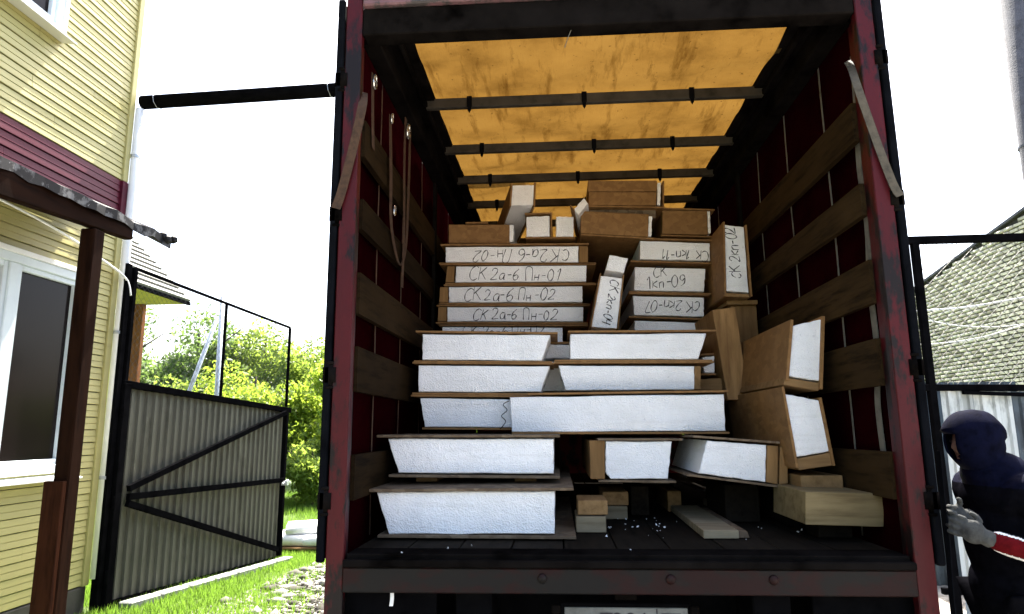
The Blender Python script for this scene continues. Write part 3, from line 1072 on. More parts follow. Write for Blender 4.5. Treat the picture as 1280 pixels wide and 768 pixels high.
panel('two layered strand board panel highest in the load under the roof', 2.0, 1.7,
      [(0.558,3.526), (0.583,3.526), (0.569,3.343), (0.544,3.344)], [], [((0.018,3.353), (0.603,3.326)), ((0.607,3.534), (0.597,3.333))],
      [[(0.018,3.560), (0.552,3.543), (0.548,3.454), (0.015,3.471)], [(0.022,3.465), (0.547,3.448), (0.536,3.341), (0.019,3.357)]], block_mat='osb')
tag(obj('support_strip', bbox(.02, .54, 2.05, 3.5, (0.279,3.085)[1] + .17, 3.335, .003), 'osb_dark'), 'strand board strip between the two bridging panels of the top row', 'strip')
panel('strand board faced box at the right end of the top row', 2.06, 1.6,
      [(0.939,3.300), (0.958,3.300), (0.954,3.125), (0.935,3.126)], [((0.588,3.327), (0.992,3.302))], [((0.572,3.120), (0.992,3.096))],
      [[(0.593,3.320), (0.937,3.304), (0.932,3.113), (0.584,3.129)]], block_mat='osb')

# loose timber on the bed
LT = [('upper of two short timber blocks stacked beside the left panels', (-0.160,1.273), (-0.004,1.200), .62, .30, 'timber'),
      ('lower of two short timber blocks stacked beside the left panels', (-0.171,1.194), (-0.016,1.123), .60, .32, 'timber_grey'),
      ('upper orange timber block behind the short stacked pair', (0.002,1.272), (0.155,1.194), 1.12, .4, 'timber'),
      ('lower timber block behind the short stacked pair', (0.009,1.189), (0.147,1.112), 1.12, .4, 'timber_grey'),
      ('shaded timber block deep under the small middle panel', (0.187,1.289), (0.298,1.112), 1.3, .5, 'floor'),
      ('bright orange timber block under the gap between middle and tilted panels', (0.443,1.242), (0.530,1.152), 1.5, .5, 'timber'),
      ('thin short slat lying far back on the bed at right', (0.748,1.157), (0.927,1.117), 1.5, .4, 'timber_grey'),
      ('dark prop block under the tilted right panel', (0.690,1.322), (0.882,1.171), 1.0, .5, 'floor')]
for lab, a, b, y, L, mt in LT:
    th = thing('timber_block', lab, 'block', ((a[0] + b[0]) / 2, y, b[1]), 'loose timber on the trailer bed')
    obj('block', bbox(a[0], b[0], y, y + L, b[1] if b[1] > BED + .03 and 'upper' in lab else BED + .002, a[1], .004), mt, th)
bm = B()
prism(bm, [(.440, BED + .003), (.610, BED + .003), (.610, BED + .042), (.440, BED + .042)], .41, 1.5, (.02, 0))
th = thing('loose_plank', 'loose plank lying lengthways on the bed, pale sawn end to the back', 'plank', (.52, .9, BED))
obj('board', bevel(bm, .003), 'timber_grey', th)
bm = B()
prism(bm, [(.613, BED + .003), (.665, BED + .003), (.655, BED + .036), (.613, BED + .040)], .43, 1.4, (.02, 0))
obj('bark_edge', bevel(bm, .003), 'osb_dark', th)
# crumbs of foam
bm = B()
for k in range(48):
    if k < 26:
        x, y = random.gauss(.18, .20), random.gauss(.85, .28)
    else:
        x, y = random.uniform(-1.1, 1.15), random.uniform(-.02, .9)
    if y < -.02 or abs(x) > 1.15:
        continue
    s = random.uniform(.002, .0065)
    q = Matrix.Translation((x, y, BED + .004 + s * .6)) @ Matrix.Rotation(random.uniform(0, 6), 4, Vector((random.random(), random.random(), 1)).normalized()) @ Matrix.Diagonal((s, s * random.uniform(.6, 1.4), s * .7, 1))
    vv_ = bmesh.ops.create_cube(bm, size=1.4, matrix=q)['verts']
    for v_ in vv_:
        v_.co += Vector([random.uniform(-.5, .5) * s for _ in range(3)])
cr = stuff(obj('foam_crumbs', bm, 'foam'))
tag(cr, 'white foam crumbs scattered over the dark trailer bed', 'crumbs')

# ------------------------------------------------------------------ house
HX = -4.65
HE = 3.24          # far corner
HS = -4.0
HO = thing('house', 'cream yellow house clad in horizontal siding with a burgundy band', 'house', (-8.5, 0, 0))
bm = bbox(-12, HX - .02, HS, HE - .02, .0, 8.0, 0)
obj('wall', bm, 'plinth', HO)  # core coloured dark so the gaps between planks look like shadow lines
obj('plinth', bbox(-12.02, HX + .012, HS, HE + .012, 0, .25, .01), 'plinth', HO)
obj('roof', bbox(-12.4, HX + .35, HS - .4, HE + .35, 8.0, 8.15, .02), 'burgundy', HO)
WIN = [(1.15, 2.80, 1.30, 3.08), (.85, 2.15, 5.13, 6.55)]       # y0 y1 z0 z1
CH = .1185
BAND = (3.775, 4.162)


def plank_mesh(y0, y1, h):
    bm = B()
    pr = [(-.02, .0075), (.011, .0075), (.0125, .010), (.012, .016), (.006, h * .50), (.0015, h * .515), (.0015, h * .535), (.009, h * .55), (.003, h - .001), (-.02, h - .001)]
    a = [bm.verts.new((x, y0, z)) for x, z in pr]
    b = [bm.verts.new((x, y1, z)) for x, z in pr]
    bm.faces.new(a)
    bm.faces.new(b[::-1])
    for i in range(len(pr)):
        j = (i + 1) % len(pr)
        bm.faces.new((a[i], a[j], b[j], b[i]))
    return tomesh('siding_plank', bm)


cache = {}


def plank(y0, y1, z, h, mt):
    k = (round(y0, 3), round(y1, 3), round(h, 4), mt)
    if k not in cache:
        cache[k] = plank_mesh(y0, y1, h)
    link('siding_plank', cache[k], mt, HO, (HX + random.uniform(-.0015, .0015), 0, z))


def course(z, h, mt):
    segs = [(HS, HE - .06)]
    for (a, b, c, d) in WIN:
        if z + h > c + .05 and z < d - .05:
            ns = []
            for s0, s1 in segs:
                if s1 <= a or s0 >= b:
                    ns.append((s0, s1))
                else:
                    ns += [(s0, a - .02), (b + .02, s1)]
            segs = ns
    for s0, s1 in segs:
        if s1 - s0 > 2.5 and random.random() < .45:
            j = random.uniform(max(s0 + .6, 1.2), s1 - .25) if s1 > 2.9 else (s0 + s1) / 2
            plank(s0, j - .002, z, h, mt)
            plank(j + .002, s1, z, h, mt)
        else:
            plank(s0, s1, z, h, mt)


z = .255
nlow = 30
hl = (BAND[0] - .255) / nlow
for k in range(nlow):
    course(.255 + k * hl, hl, 'siding')
hb = (BAND[1] - BAND[0]) / 3
for k in range(3):
    course(BAND[0] + k * hb, hb, 'burgundy')
k = 0
while BAND[1] + k * CH < 7.9:
    course(BAND[1] + k * CH, CH, 'siding')
    k += 1
obj('corner_trim', bbox(HX - .06, HX + .028, HE - .058, HE + .02, BAND[1] + .003, 8.0, .004), 'siding', HO)
obj('corner_trim', bbox(HX - .06, HX + .028, HE - .058, HE + .02, .252, BAND[0] - .003, .004), 'siding', HO)
obj('corner_trim', bbox(HX - .062, HX + .032, HE - .060, HE + .024, BAND[0], BAND[1], .004), 'burgundy', HO)
bm = B()
tube(bm, [(HX + .05, HE + .06, .3), (HX + .05, HE + .06, BAND[0] - .06), (HX + .05, HE + .06, BAND[1] - .02), (HX + .05, HE + .06, 5.0)], .042, 12)
dp = obj('downpipe', bm, 'whitetrim', HO, True)
for zz in (1.2, 2.6, 4.45):
    bm = B()
    tube(bm, [(HX + .05, HE + .06, zz), (HX + .05, HE + .06, zz + .03)], .050, 12)
    obj('pipe_clip', bm, 'zinc', dp)


def window(y0, y1, z0, z1, mull):
    wn_ = obj('window', bbox(HX - .06, HX - .015, y0, y1, z0, z1, 0), 'glass', HO)
    fr_ = .075
    for nm, (a, b, c, d, x0, x1) in {
        'frame_jamb': (y1 - fr_, y1, z0, z1, -.03, .042), 'frame_jamb2': (y0, y0 + fr_, z0, z1, -.03, .042),
        'frame_head': (y0 + fr_, y1 - fr_, z1 - fr_, z1, -.03, .041), 'frame_foot': (y0 + fr_, y1 - fr_, z0, z0 + fr_, -.03, .041),
        'mullion': (mull - .05, mull + .05, z0 + fr_, z1 - fr_, -.03, .036)}.items():
        obj(nm.rstrip('2'), bbox(HX + x0, HX + x1, a, b, c, d, .006), 'pvc', wn_)
    # sash frame of each light
    for a, b in ((y0 + fr_, mull - .05), (mull + .05, y1 - fr_)):
        s = .045
        for (p, q, c, d) in ((a, a + s, z0 + fr_, z1 - fr_), (b - s, b, z0 + fr_, z1 - fr_), (a + s, b - s, z0 + fr_, z0 + fr_ + s), (a + s, b - s, z1 - fr_ - s, z1 - fr_)):
            obj('sash', bbox(HX - .03, HX + .022, p, q, c, d, .005), 'pvc', wn_)
    # outer casing
    for (p, q, c, d) in ((y1, y1 + .045, z0 - .02, z1 + .045), (y0 - .045, y0, z0 - .02, z1 + .045), (y0, y1, z1, z1 + .045)):
        obj('casing', bbox(HX - .02, HX + .052, p, q, c, d, .004), 'whitetrim', wn_)
    bm = B()
    prism(bm, [(HX - .02, z0 - .03), (HX + .15, z0 - .06), (HX + .15, z0 - .045), (HX - .02, z0 - .012)], y0 - .06, y1 + .06)
    obj('sill', bevel(bm, .003), 'whitetrim', wn_)


window(*WIN[0], 1.97)
window(*WIN[1], 1.45)
bm = B()
tube(bm, smoothpts([(HX + .03, -1.0, 3.52), (HX + .04, .8, 3.50), (HX + .05, 1.9, 3.44), (HX + .05, 2.55, 3.36), (HX + .05, 2.95, 3.28), (HX + .10, HE + .02, 3.16), (HX + .11, HE + .11, 3.0)], 6), .011, 7)
tag(obj('house_cable', bm, 'whitetrim', None, True), 'white cable clipped along the house wall above the window', 'cable')

# porch canopy
PC = thing('porch_canopy', 'lean-to porch canopy with black roofing sheet on a dark wooden frame', 'canopy', (-3.85, 1.5, 0))
bm = B()
n = 40
rowa, rowb = [], []
for i in range(n + 1):
    y = -2.4 + (2.70 + 2.4) * i / n
    w_ = .010 * math.sin(i * 1.7) + random.uniform(-.006, .006)
    d_ = random.uniform(-.02, .02)
    rowa.append([bm.verts.new(p) for p in ((-3.78 + d_, y, 3.395 + w_), (-3.78 + d_, y, 3.318 + w_ + random.uniform(-.018, .018)), (HX + .03, y, 3.742), (HX + .03, y, 3.765))])
for a, b in zip(rowa, rowa[1:]):
    for q in range(4):
        bm.faces.new((a[q], a[(q + 1) % 4], b[(q + 1) % 4], b[q]))
bm.faces.new(rowa[0])
bm.faces.new(rowa[-1][::-1])
obj('roofing_sheet', bm, 'bitumen_edge', PC)
bm = B()
for k in range(5):
    y = 2.62 + .03 * k
    bmesh.ops.create_icosphere(bm, subdivisions=1, radius=.042, matrix=Matrix.Translation((-3.79 + .03 * math.sin(k * 2), y - .02, 3.375 + .012 * math.cos(k * 3))))
obj('torn_edge', bm, 'bitumen', PC)
bm = B()
ya, yb = -2.4, 2.20
hexa(bm, [(-3.875, ya, 2.95), (-3.80, ya, 2.95), (-3.80, yb, 3.237), (-3.875, yb, 3.237), (-3.875, ya, 3.345), (-3.80, ya, 3.345), (-3.80, yb, 3.345), (-3.875, yb, 3.345)])
obj('fascia_beam', bevel(bm, .006), 'brownbeam', PC)
for y in (-2.2, -.4, 1.6, 2.05):
    bm = B()
    beam(bm, (-3.88, y, 3.29), (HX + .03, y, 3.66), .05, .08)
    obj('rafter', bm, 'brownbeam', PC)
for y in (1.73, -2.0):
    obj('post', bbox(-3.915, -3.795, y, y + .12, 0, 3.20 if y > 0 else 2.97, .008), 'brownwood', PC)
obj('post_board', bbox(-3.95, -3.80, 1.685, 1.726, 0, 1.30, .005), 'redwood', PC)

# ------------------------------------------------------------------ gate and overhead pipe
bm = B()
tube(bm, [(-4.62, 3.36, 5.105), (-2.4, 3.36, 5.165), (-.4, 3.36, 5.21)], .072, 12)
pp = tag(obj('overhead_pipe', bm, 'black', None, True), 'black steel pipe spanning from the house corner towards the trailer roof', 'pipe')
for x0 in (-4.50, -2.62):
    bm = B()
    pts = []
    for i in range(9):
        a = i * .9
        pts.append((x0 + i * .012, 3.36 + .078 * math.cos(a), 5.105 + (x0 + 4.62) * .027 + .078 * math.sin(a)))
    tube(bm, pts, .0028, 5)
    obj('wire_tie', bm, 'zinc', pp)

GA, GBt = Vector((-4.555, 3.40, 0)), Vector((-4.195, 6.60, 0))
GD = (GBt - GA)
GN = Vector((GD.y, -GD.x, 0)).normalized()     # towards the viewer


def gp(s, z, off=0.):
    p = GA + GD * s + GN * off
    return Vector((p.x, p.y, z - .15 * s))


GT = thing('yard_gate', 'open yard gate leaf of ribbed grey green sheet in a black frame', 'gate', tuple(gp(.5, 0)))
for nm, a, b, w in (('stile', gp(0, -.02), gp(0, 2.12), .10), ('stile', gp(1, .03), gp(1, 2.10), .07),
                    ('top_rail', gp(-.012, 2.115), gp(1.03, 2.085), .07), ('bottom_rail', gp(.02, .04), gp(.99, .04), .05),
                    ('mesh_stile', gp(0, 2.15), gp(0, 3.30), .05), ('mesh_stile', gp(.50, 2.14), gp(.50, 3.29), .030), ('mesh_stile', gp(1.0, 2.13), gp(1.0, 3.29), .035),
                    ('mesh_rail', gp(0, 3.295), gp(1.0, 3.295), .030)):
    bm = B()
    beam(bm, a, b, w)
    obj(nm, bevel(bm, .004), 'black', GT)
for a, b in ((gp(.04, 1.10, .05), gp(.97, 2.04, .05)), (gp(.04, 1.02, .052), gp(.98, 1.10, .052)), (gp(.04, .96, .05), gp(.96, .17, .05))):
    bm = B()
    beam(bm, a, b, .045, .060)
    obj('brace', bm, 'black', GT)


def ribsheet(P, s0, s1, z0, z1, length, pitch=.115, depth=.022, off=0.):
    """profiled sheet on a frame P(s, z, off)"""
    bm = B()
    n = max(1, round((s1 - s0) * length / pitch))
    prof = [(0, 0), (.46, 0), (.58, 1), (.88, 1), (1.0, 0)]
    cols = []
    for k in range(n):
        for a, d in prof[:-1]:
            cols.append((s0 + (s1 - s0) * (k + a) / n, d * depth))
    cols.append((s1, 0))
    vv = []
    for s, d in cols:
        vv.append([bm.verts.new(P(s, z0(s) if callable(z0) else z0, off + d + e)) for e in (0,)] +
                  [bm.verts.new(P(s, z1(s) if callable(z1) else z1, off + d))])
    for a, b in zip(vv, vv[1:]):
        bm.faces.new((a[0], b[0], b[1], a[1]))
    bmesh.ops.recalc_face_normals(bm, faces=bm.faces)
    return bm


for a, b in ((.02, .345), (.347, .67), (.672, .985)):
    obj('metal_sheet', ribsheet(gp, a, b, .05, 2.08, GD.length, off=-.03 + random.uniform(-.002, .002)), 'gatesheet', GT)


def meshwire(P, s0, s1, z0, z1, length, cell=.055, r=.0014):
    bm = B()
    hgt = z1 - z0
    wid = (s1 - s0) * length
    st = cell * math.sqrt(2)
    for sg in (1, -1):
        o_ = -hgt
        while o_ < wid + hgt:
            # line u = o_ + t (or wid - ...) clipped to the rectangle
            ua, ub = (o_, o_ + hgt) if sg > 0 else (o_ + hgt, o_)
            ta, tb = 0., 1.
            du = ub - ua
            for lim, sgn in ((0, 1), (wid, -1)):
                fa, fb = sgn * (ua - lim), sgn * (ub - lim)
                if fa < 0 and fb < 0:
                    ta, tb = 1, 0
                elif fa < 0:
                    ta = max(ta, -fa / (fb - fa))
                elif fb < 0:
                    tb = min(tb, fa / (fa - fb))
            if tb - ta > .02:
                p = P(s0 + (ua + du * ta) / length, z0 + hgt * ta, .002 * sg)
                q = P(s0 + (ua + du * tb) / length, z0 + hgt * tb, .002 * sg)
                tube(bm, [p, q], r, 3, False)
            o_ += st
    return bm


obj('chain_link_mesh', meshwire(gp, 0.01, .99, 2.15, 3.28, GD.length), 'wire', GT)
bm = B()
box(bm, *(lambda p: (p.x - .03, p.x + .05, p.y - .06, p.y + .02, p.z - .03, p.z + .03))(gp(.985, 1.06, .07)))
tube(bm, [gp(.95, 1.05, .09), gp(.99, 1.10, .10), gp(1.02, 1.06, .09)], .012, 6)
obj('latch', bm, 'zinc', GT)
GP = thing('gate_post', 'black steel gate post standing tight against the house corner', 'post', (-4.57, 3.30, 0))
bm = B()
beam(bm, (-4.575, 3.305, -.05), (-4.575, 3.305, 3.32), .07)
obj('post', bevel(bm, .005), 'black', GP)
for zz in (.30, .98, 1.85):
    bm = B()
    box(bm, -4.61, -4.53, 3.34, 3.36, zz - .03, zz + .03)
    tube(bm, [(-4.52, 3.352, zz - .06), (-4.52, 3.352, zz + .06)], .022, 8)
    obj('hinge', bm, 'black', GP)
# kerb stones under the gate
for k in range(7):
    s = .02 + k * .14
    a, b = gp(s, 0, .17), gp(s + .132, 0, .17)
    za, zb = gz(a.x, a.y), gz(b.x, b.y)
    bm = B()
    w_ = GN * .07
    hexa(bm, [a - w_ + Vector((0, 0, za - a.z - .05)), b - w_ + Vector((0, 0, zb - b.z - .05)), b + w_ + Vector((0, 0, zb - b.z - .05)), a + w_ + Vector((0, 0, za - a.z - .05)),
              a - w_ + Vector((0, 0, za - a.z + .07)), b - w_ + Vector((0, 0, zb - b.z + .07)), b + w_ + Vector((0, 0, zb - b.z + .07)), a + w_ + Vector((0, 0, za - a.z + .07))])
    ordn = ['nearest the house', 'second from the house', 'third from the house', 'fourth from the house', 'fifth from the house', 'sixth from the house', 'farthest from the house'][k]
    tag(obj('kerb_stone', bevel(bm, .012), 'kerb'), 'pale kerb stone under the open gate, ' + ordn, 'kerb stone', 'kerb stones under the gate')

# ------------------------------------------------------------------ right hand fence
def fp(s, z, off=0.):
    return Vector((2.96 + s * 4.0, 3.0 - off, z - .075 * s))


FE = thing('sheet_fence', 'tall fence of ribbed sheet and chain link on a black frame behind the person', 'fence', (4.9, 3.0, 0))
for nm, a, b, w in (('post', fp(0, -.03), fp(0, 3.30), .06), ('post', fp(.5, -.03, -.06), fp(.5, 3.30, -.06), .06), ('post', fp(1, -.03), fp(1, 3.3), .06),
                    ('top_rail', fp(-.03, 3.275, .0), fp(1.02, 3.37, .0), .065), ('middle_rail', fp(-.02, 1.965), fp(1.02, 1.99), .055), ('lower_rail', fp(-.02, .3, -.04), fp(1.02, .3, -.04), .05)):
    bm = B()
    beam(bm, a, b, w)
    obj(nm, bevel(bm, .004), 'black', FE)
bm = B()
beam(bm, fp(.06, 1.925, .03), fp(.6, 1.86, .03), .03)
obj('stay_bar', bm, 'black', FE)
for a, b, mt in ((.02, .085, 'fencewhite'), (.087, .165, 'fencewhite'), (.167, .53, 'fenceblue'), (.532, .77, 'fenceblue'), (.772, .99, 'fenceblue')):
    obj('metal_sheet', ribsheet(fp, a, b, .03, 1.94, 4.0, .10, off=-.02 + random.uniform(-.002, .002)), mt, FE)
obj('chain_link_mesh', meshwire(fp, .01, .99, 2.0, 3.26, 4.0, .06, .0028), 'wire', FE)
FB = thing('rear_sheet_fence', 'low blue grey sheet fence showing just above the nearer fence rail', 'fence', (5, 5, 0))


def fp2(s, z, off=0.):
    return Vector((3.6 + s * 1.35, 5.0 - off, z))


for a, b in ((0, .495), (.5, 1)):
    obj('metal_sheet', ribsheet(fp2, a, b, -.1, 2.13, 1.35, .10), 'fenceblue', FB)
for a in (.03, .97):
    bm = B()
    beam(bm, fp2(a, -.1, -.05), fp2(a, 2.10, -.05), .05)
    obj('post', bm, 'black', FB)

# ------------------------------------------------------------------ brick building
BX = 8.0
BR = thing('brick_building', 'pale brick building with a sloping gable edge beyond the right fence', 'building', (10, 9, 0))


def btop(y):
    return 4.76 + (12.35 - y) * .163


bm = B()
v = [(BX, 2.0, -.3), (BX + 5, 2.0, -.3), (BX + 5, 17, -.3), (BX, 17, -.3), (BX, 2.0, btop(2.0)), (BX + 5, 2.0, btop(2.0)), (BX + 5, 17, btop(17)), (BX, 17, btop(17))]
hexa(bm, v)
wallb = obj('wall', bm, 'mortar', BR)
bm = B()
for y0_, y1_ in ((2.0, 17.05),):
    hexa(bm, [(BX - .06, y0_, btop(y0_) + .002), (BX + 5, y0_, btop(y0_) + .002), (BX + 5, y1_, btop(y1_) + .002), (BX - .06, y1_, btop(y1_) + .002),
              (BX - .06, y0_, btop(y0_) + .05), (BX + 5, y0_, btop(y0_) + .05), (BX + 5, y1_, btop(y1_) + .05), (BX - .06, y1_, btop(y1_) + .05)])
obj('roof_edge', bm, 'concrete', BR)
bm = B()
box(bm, -.034, .05, -.116, .116, -.0275, .0275)
bmesh.ops.bevel(bm, geom=[e for e in bm.edges if all(v_.co.x < 0 for v_ in e.verts)], offset=.006, segments=1, affect='EDGES')
brick_me = tomesh('brick', bm)
brick_me.materials.append(M['brick'])
cand = []
row = 0
zz = -.2
while zz < 6.6:
    y = 2.2 + (.13 if row % 2 else 0)
    while y < 16.9:
        if zz + .04 < btop(y) - .02:
            cand.append((y, zz))
        y += .258
    zz += .0775
    row += 1
vis = [c for c in cand if 2.25 < c[1] and 7.9 < c[0] < 12.9]
vis.sort(key=lambda c: (c[0] - 7.5) ** 2 + (c[1] - 3.2) ** 2)
near = set(vis[:300])
for c in vis[:300]:
    o = link('brick', brick_me, None, wallb, (BX + random.uniform(-.006, .006), c[0] + random.uniform(-.005, .005), c[1] + random.uniform(-.003, .003)))
    o.rotation_euler = (random.uniform(-.006, .006), 0, random.uniform(-.008, .008))
pv = np.array([(-.034, -.116, -.0275), (-.034, .116, -.0275), (-.034, .116, .0275), (-.034, -.116, .0275),
               (.05, -.118, -.029), (.05, .118, -.029), (.05, .118, .029), (.05, -.118, .029)])
pf = np.array([(0, 3, 2, 1), (0, 1, 5, 4), (1, 2, 6, 5), (2, 3, 7, 6), (3, 0, 4, 7)])
rest = [c for c in cand if c not in near]
VV = np.concatenate([pv + np.array((BX + random.uniform(-.006, .006), c[0], c[1])) for c in rest])
FF = np.concatenate([pf + 8 * i for i in range(len(rest))])
m, nt, out = newmat('pale brick field')
g_ = nt.nodes.new('ShaderNodeNewGeometry')
c_ = ramp(nt, g_.outputs['Random Per Island'], [(0, (.26, .235, .165)), (.3, (.50, .46, .34)), (1, (.70, .66, .52))])
vv_ = coords(nt)
nz = noise(nt, vv_, 30, 5)
c_ = mixc(nt, ramp(nt, nz, [(.35, (.4, .4, .4)), (.55, (0, 0, 0))]), c_, (.30, .27, .19))
pbr(nt, out, c_, .85, 0, bump(nt, nz, .6, .01), .3)
stuff(link('brickwork', np_mesh('brickwork', VV, FF), m, wallb))
for (y, z) in ((11.0, 2.78), (11.9, 3.55)):
    obj('vent_opening', bbox(BX - .028, BX + .02, y, y + .3, z, z + .12, .003), 'black', wallb)

# white lines strung in front of the brickwork
for lab, pts, r_ in (('thick white cable strung highest across the brick building', [(4.709,7.000,3.247), (5.052,7.000,3.288), (5.731,7.000,3.334), (6.526,7.000,3.460), (7.6, 7.0, 3.66)], .017),
                     ('thinner white cable sagging level below the thick one', [(4.532,7.100,3.280), (5.203,7.100,3.160), (5.589,7.100,3.081), (6.090,7.100,3.049), (6.541,7.100,3.088), (7.8, 7.1, 3.3)], .010),
                     ('white cable rising to the right, lowest of the three', [(4.759,7.200,2.812), (5.445,7.200,2.837), (6.021,7.200,2.922), (6.606,7.200,3.090), (7.8, 7.2, 3.45)], .011)):
    bm = B()
    tube(bm, smoothpts(pts, 6), r_, 6)
    tag(obj('white_cable', bm, 'whitetrim', None, True), lab, 'cable', 'white cables before the brick building')
UP = thing('utility_pole', 'thick grey concrete utility pole rising at the right edge', 'pole', (6.30, 6.0, -.15))
bm = B()
tube(bm, [(6.30, 6.0, -.3), (6.30, 6.0, 4.0), (6.30, 6.0, 9.5)], [.22, .205, .17], 20)
obj('shaft', bm, 'concrete', UP, True)
for zz in (5.35,):
    bm = B()
    tube(bm, [(6.30, 6.0, zz), (6.30, 6.0, zz + .03)], .21, 20)
    obj('band', bm, 'wire', UP)
for lab, a, b in (('thin wire from trailer top towards the concrete pole, upper one', (1.4, 1.0, 3.55), (6.1, 6.0, 5.37)), ('thin wire leaving the concrete pole to the left, lower one', (5.748,6.000,5.590), (6.1, 6.0, 5.0))):
    pass

# ------------------------------------------------------------------ back of the yard, left
GZ = thing('garden_shelter', 'open garden shelter with pale shingled roof and yellow ceiling behind the gate', 'shelter', (-9, 9, -.2))
# ridge along y; only the slope and eave that face the yard show past the house corner
EX, EZ, Y0, Y1 = -7.75, 4.25, 6.3, 10.0
RX, RZ = EX - 1.75, EZ + 1.78
bm = B()
vs_ = [bm.verts.new(p) for p in ((EX, Y0, EZ), (EX, Y1, EZ), (RX, Y1, RZ), (RX, Y0, RZ), (2 * RX - EX, Y1, EZ), (2 * RX - EX, Y0, EZ))]
bm.faces.new((vs_[0], vs_[1], vs_[2], vs_[3]))
bm.faces.new((vs_[3], vs_[2], vs_[4], vs_[5]))
bm.faces.new((vs_[1], vs_[4], vs_[2]))
bm.faces.new((vs_[0], vs_[3], vs_[5]))
rf = obj('roof', bm, 'rooftile', GZ)
ncr = 13
for k in range(ncr):
    for sg in (1, -1):
        la = Vector((RX + sg * (EX - RX) * (1 - k / ncr), 0, EZ + (RZ - EZ) * k / ncr))
        ha = Vector((RX + sg * (EX - RX) * (1 - (k + 1) / ncr), 0, EZ + (RZ - EZ) * (k + 1) / ncr))
        nn = Vector((sg * .71, 0, .70))
        bm = B()
        p = []
        for q, o1, o2 in ((la, .004, .055), (ha, .003, .010)):
            p.append((q + nn * o1, q + nn * o2))
        y0_, y1_ = Vector((0, Y0 - .05, 0)), Vector((0, Y1 + .05, 0))
        hexa(bm, [p[0][0] + y0_, p[0][0] + y1_, p[1][0] + y1_, p[1][0] + y0_, p[0][1] + y0_, p[0][1] + y1_, p[1][1] + y1_, p[1][1] + y0_])
        obj('shingle_course', bm, 'rooftile', rf)
obj('ceiling', bbox(2 * RX - EX + .05, EX - .02, Y0 + .02, Y1 - .02, EZ - .06, EZ - .025, 0), 'yellowply', GZ)
obj('eave_board', bbox(EX - .02, EX + .03, Y0 - .06, Y1 + .06, EZ - .075, EZ - .005, .004), 'black', GZ)
obj('eave_board', bbox(2 * RX - EX - .03, 2 * RX - EX + .02, Y0 - .06, Y1 + .06, EZ - .075, EZ - .005, .004), 'black', GZ)
for x, y in ((-8.72, 9.9), (-10.6, 9.9), (-8.3, 6.6), (-10.6, 6.6)):
    obj('post', bbox(x - .13, x + .13, y - .06, y + .06, -.3, EZ - .062, .01), 'redbrown', GZ)

LP = thing('lamp_post', 'slim galvanised post with a slanting brace among the bushes', 'post', (-8.0, 12, -.2))
bm = B()
tube(bm, [(-8.02, 12, -.3), (-8.06, 12, 4.75)], .055, 10)
obj('shaft', bm, 'zinc', LP, True)
bm = B()
tube(bm, [(-9.6, 12.05, -.2), (-8.20, 12.05, 4.2)], .05, 8)
obj('brace', bm, 'zinc', LP, True)
bm = B()
tube(bm, [(-10.6, 12.2, 2.02), (-9.4, 12.2, 2.08), (-8.5, 12.2, 2.02)], .035, 8)
obj('cross_arm', bm, 'whitetrim', LP, True)


def crown_mesh(center, rad, n, leaf, lumps=16, seed=0, fill=.45):
    g = np.random.default_rng(seed)
    c = np.array(center)
    rad = np.array(rad)
    d = g.normal(size=(lumps, 3))
    d /= np.linalg.norm(d, axis=1)[:, None]
    lc = d * (g.uniform(.35, .95, (lumps, 1)) ** .7) * rad * .78
    lr = g.uniform(.24, .46, lumps) * rad.mean()
    which = g.integers(0, lumps, n)
    dd = g.normal(size=(n, 3))
    dd /= np.linalg.norm(dd, axis=1)[:, None]
    rr = lr[which] * g.uniform(fill, 1.12, n)
    p = c + lc[which] + dd * rr[:, None]
    ax = g.normal(size=(n, 3)) + dd * .3
    ax /= np.linalg.norm(ax, axis=1)[:, None]
    ref = g.normal(size=(n, 3))
    sx = np.cross(ax, ref)
    sx /= np.linalg.norm(sx, axis=1)[:, None]
    L = leaf * g.uniform(.6, 1.35, n)[:, None]
    nrm = np.cross(ax, sx)
    V = np.stack([p - ax * L, p + sx * L * .45 + nrm * L * .12, p + ax * L, p - sx * L * .45 + nrm * L * .12], 1).reshape(-1, 3)
    F = np.arange(4 * n).reshape(n, 4)
    return np_mesh('crown', V, F)


def tree(name, label, cat, x, y, h, rx, rz, n, leaf, mt, seed, group, low=.15, ry=None):
    z0 = gz(x, y)
    t = thing(name, label, cat, (x, y, z0), group)
    bm = B()
    r_ = .035 + h * .012
    tube(bm, smoothpts([(x, y, z0 - .1), (x + .05, y, z0 + h * .3), (x - .04, y + .05, z0 + h * .6), (x, y, z0 + h * .88)], 4), [r_ * (1 - .055 * i) for i in range(13)], 8)
    g = random.Random(seed)
    for k in range(9):
        a = g.uniform(0, 6.28)
        zz = z0 + h * g.uniform(.2, .7)
        L = rx * g.uniform(.5, .9)
        tube(bm, [(x, y, zz), (x + math.cos(a) * L * .5, y + math.sin(a) * L * .5, zz + h * .10), (x + math.cos(a) * L, y + math.sin(a) * L, zz + h * .2)], [r_ * .5, r_ * .35, r_ * .12], 5)
    obj('trunk', bm, 'bark', t, True)
    link('crown', crown_mesh((x, y, z0 + h * (low + 1) / 2), (rx, ry or rx, h * (1 - low) / 2 * 1.1), n, leaf, 18, seed), mt, t)


TG = 'bushes and trees behind the gate'
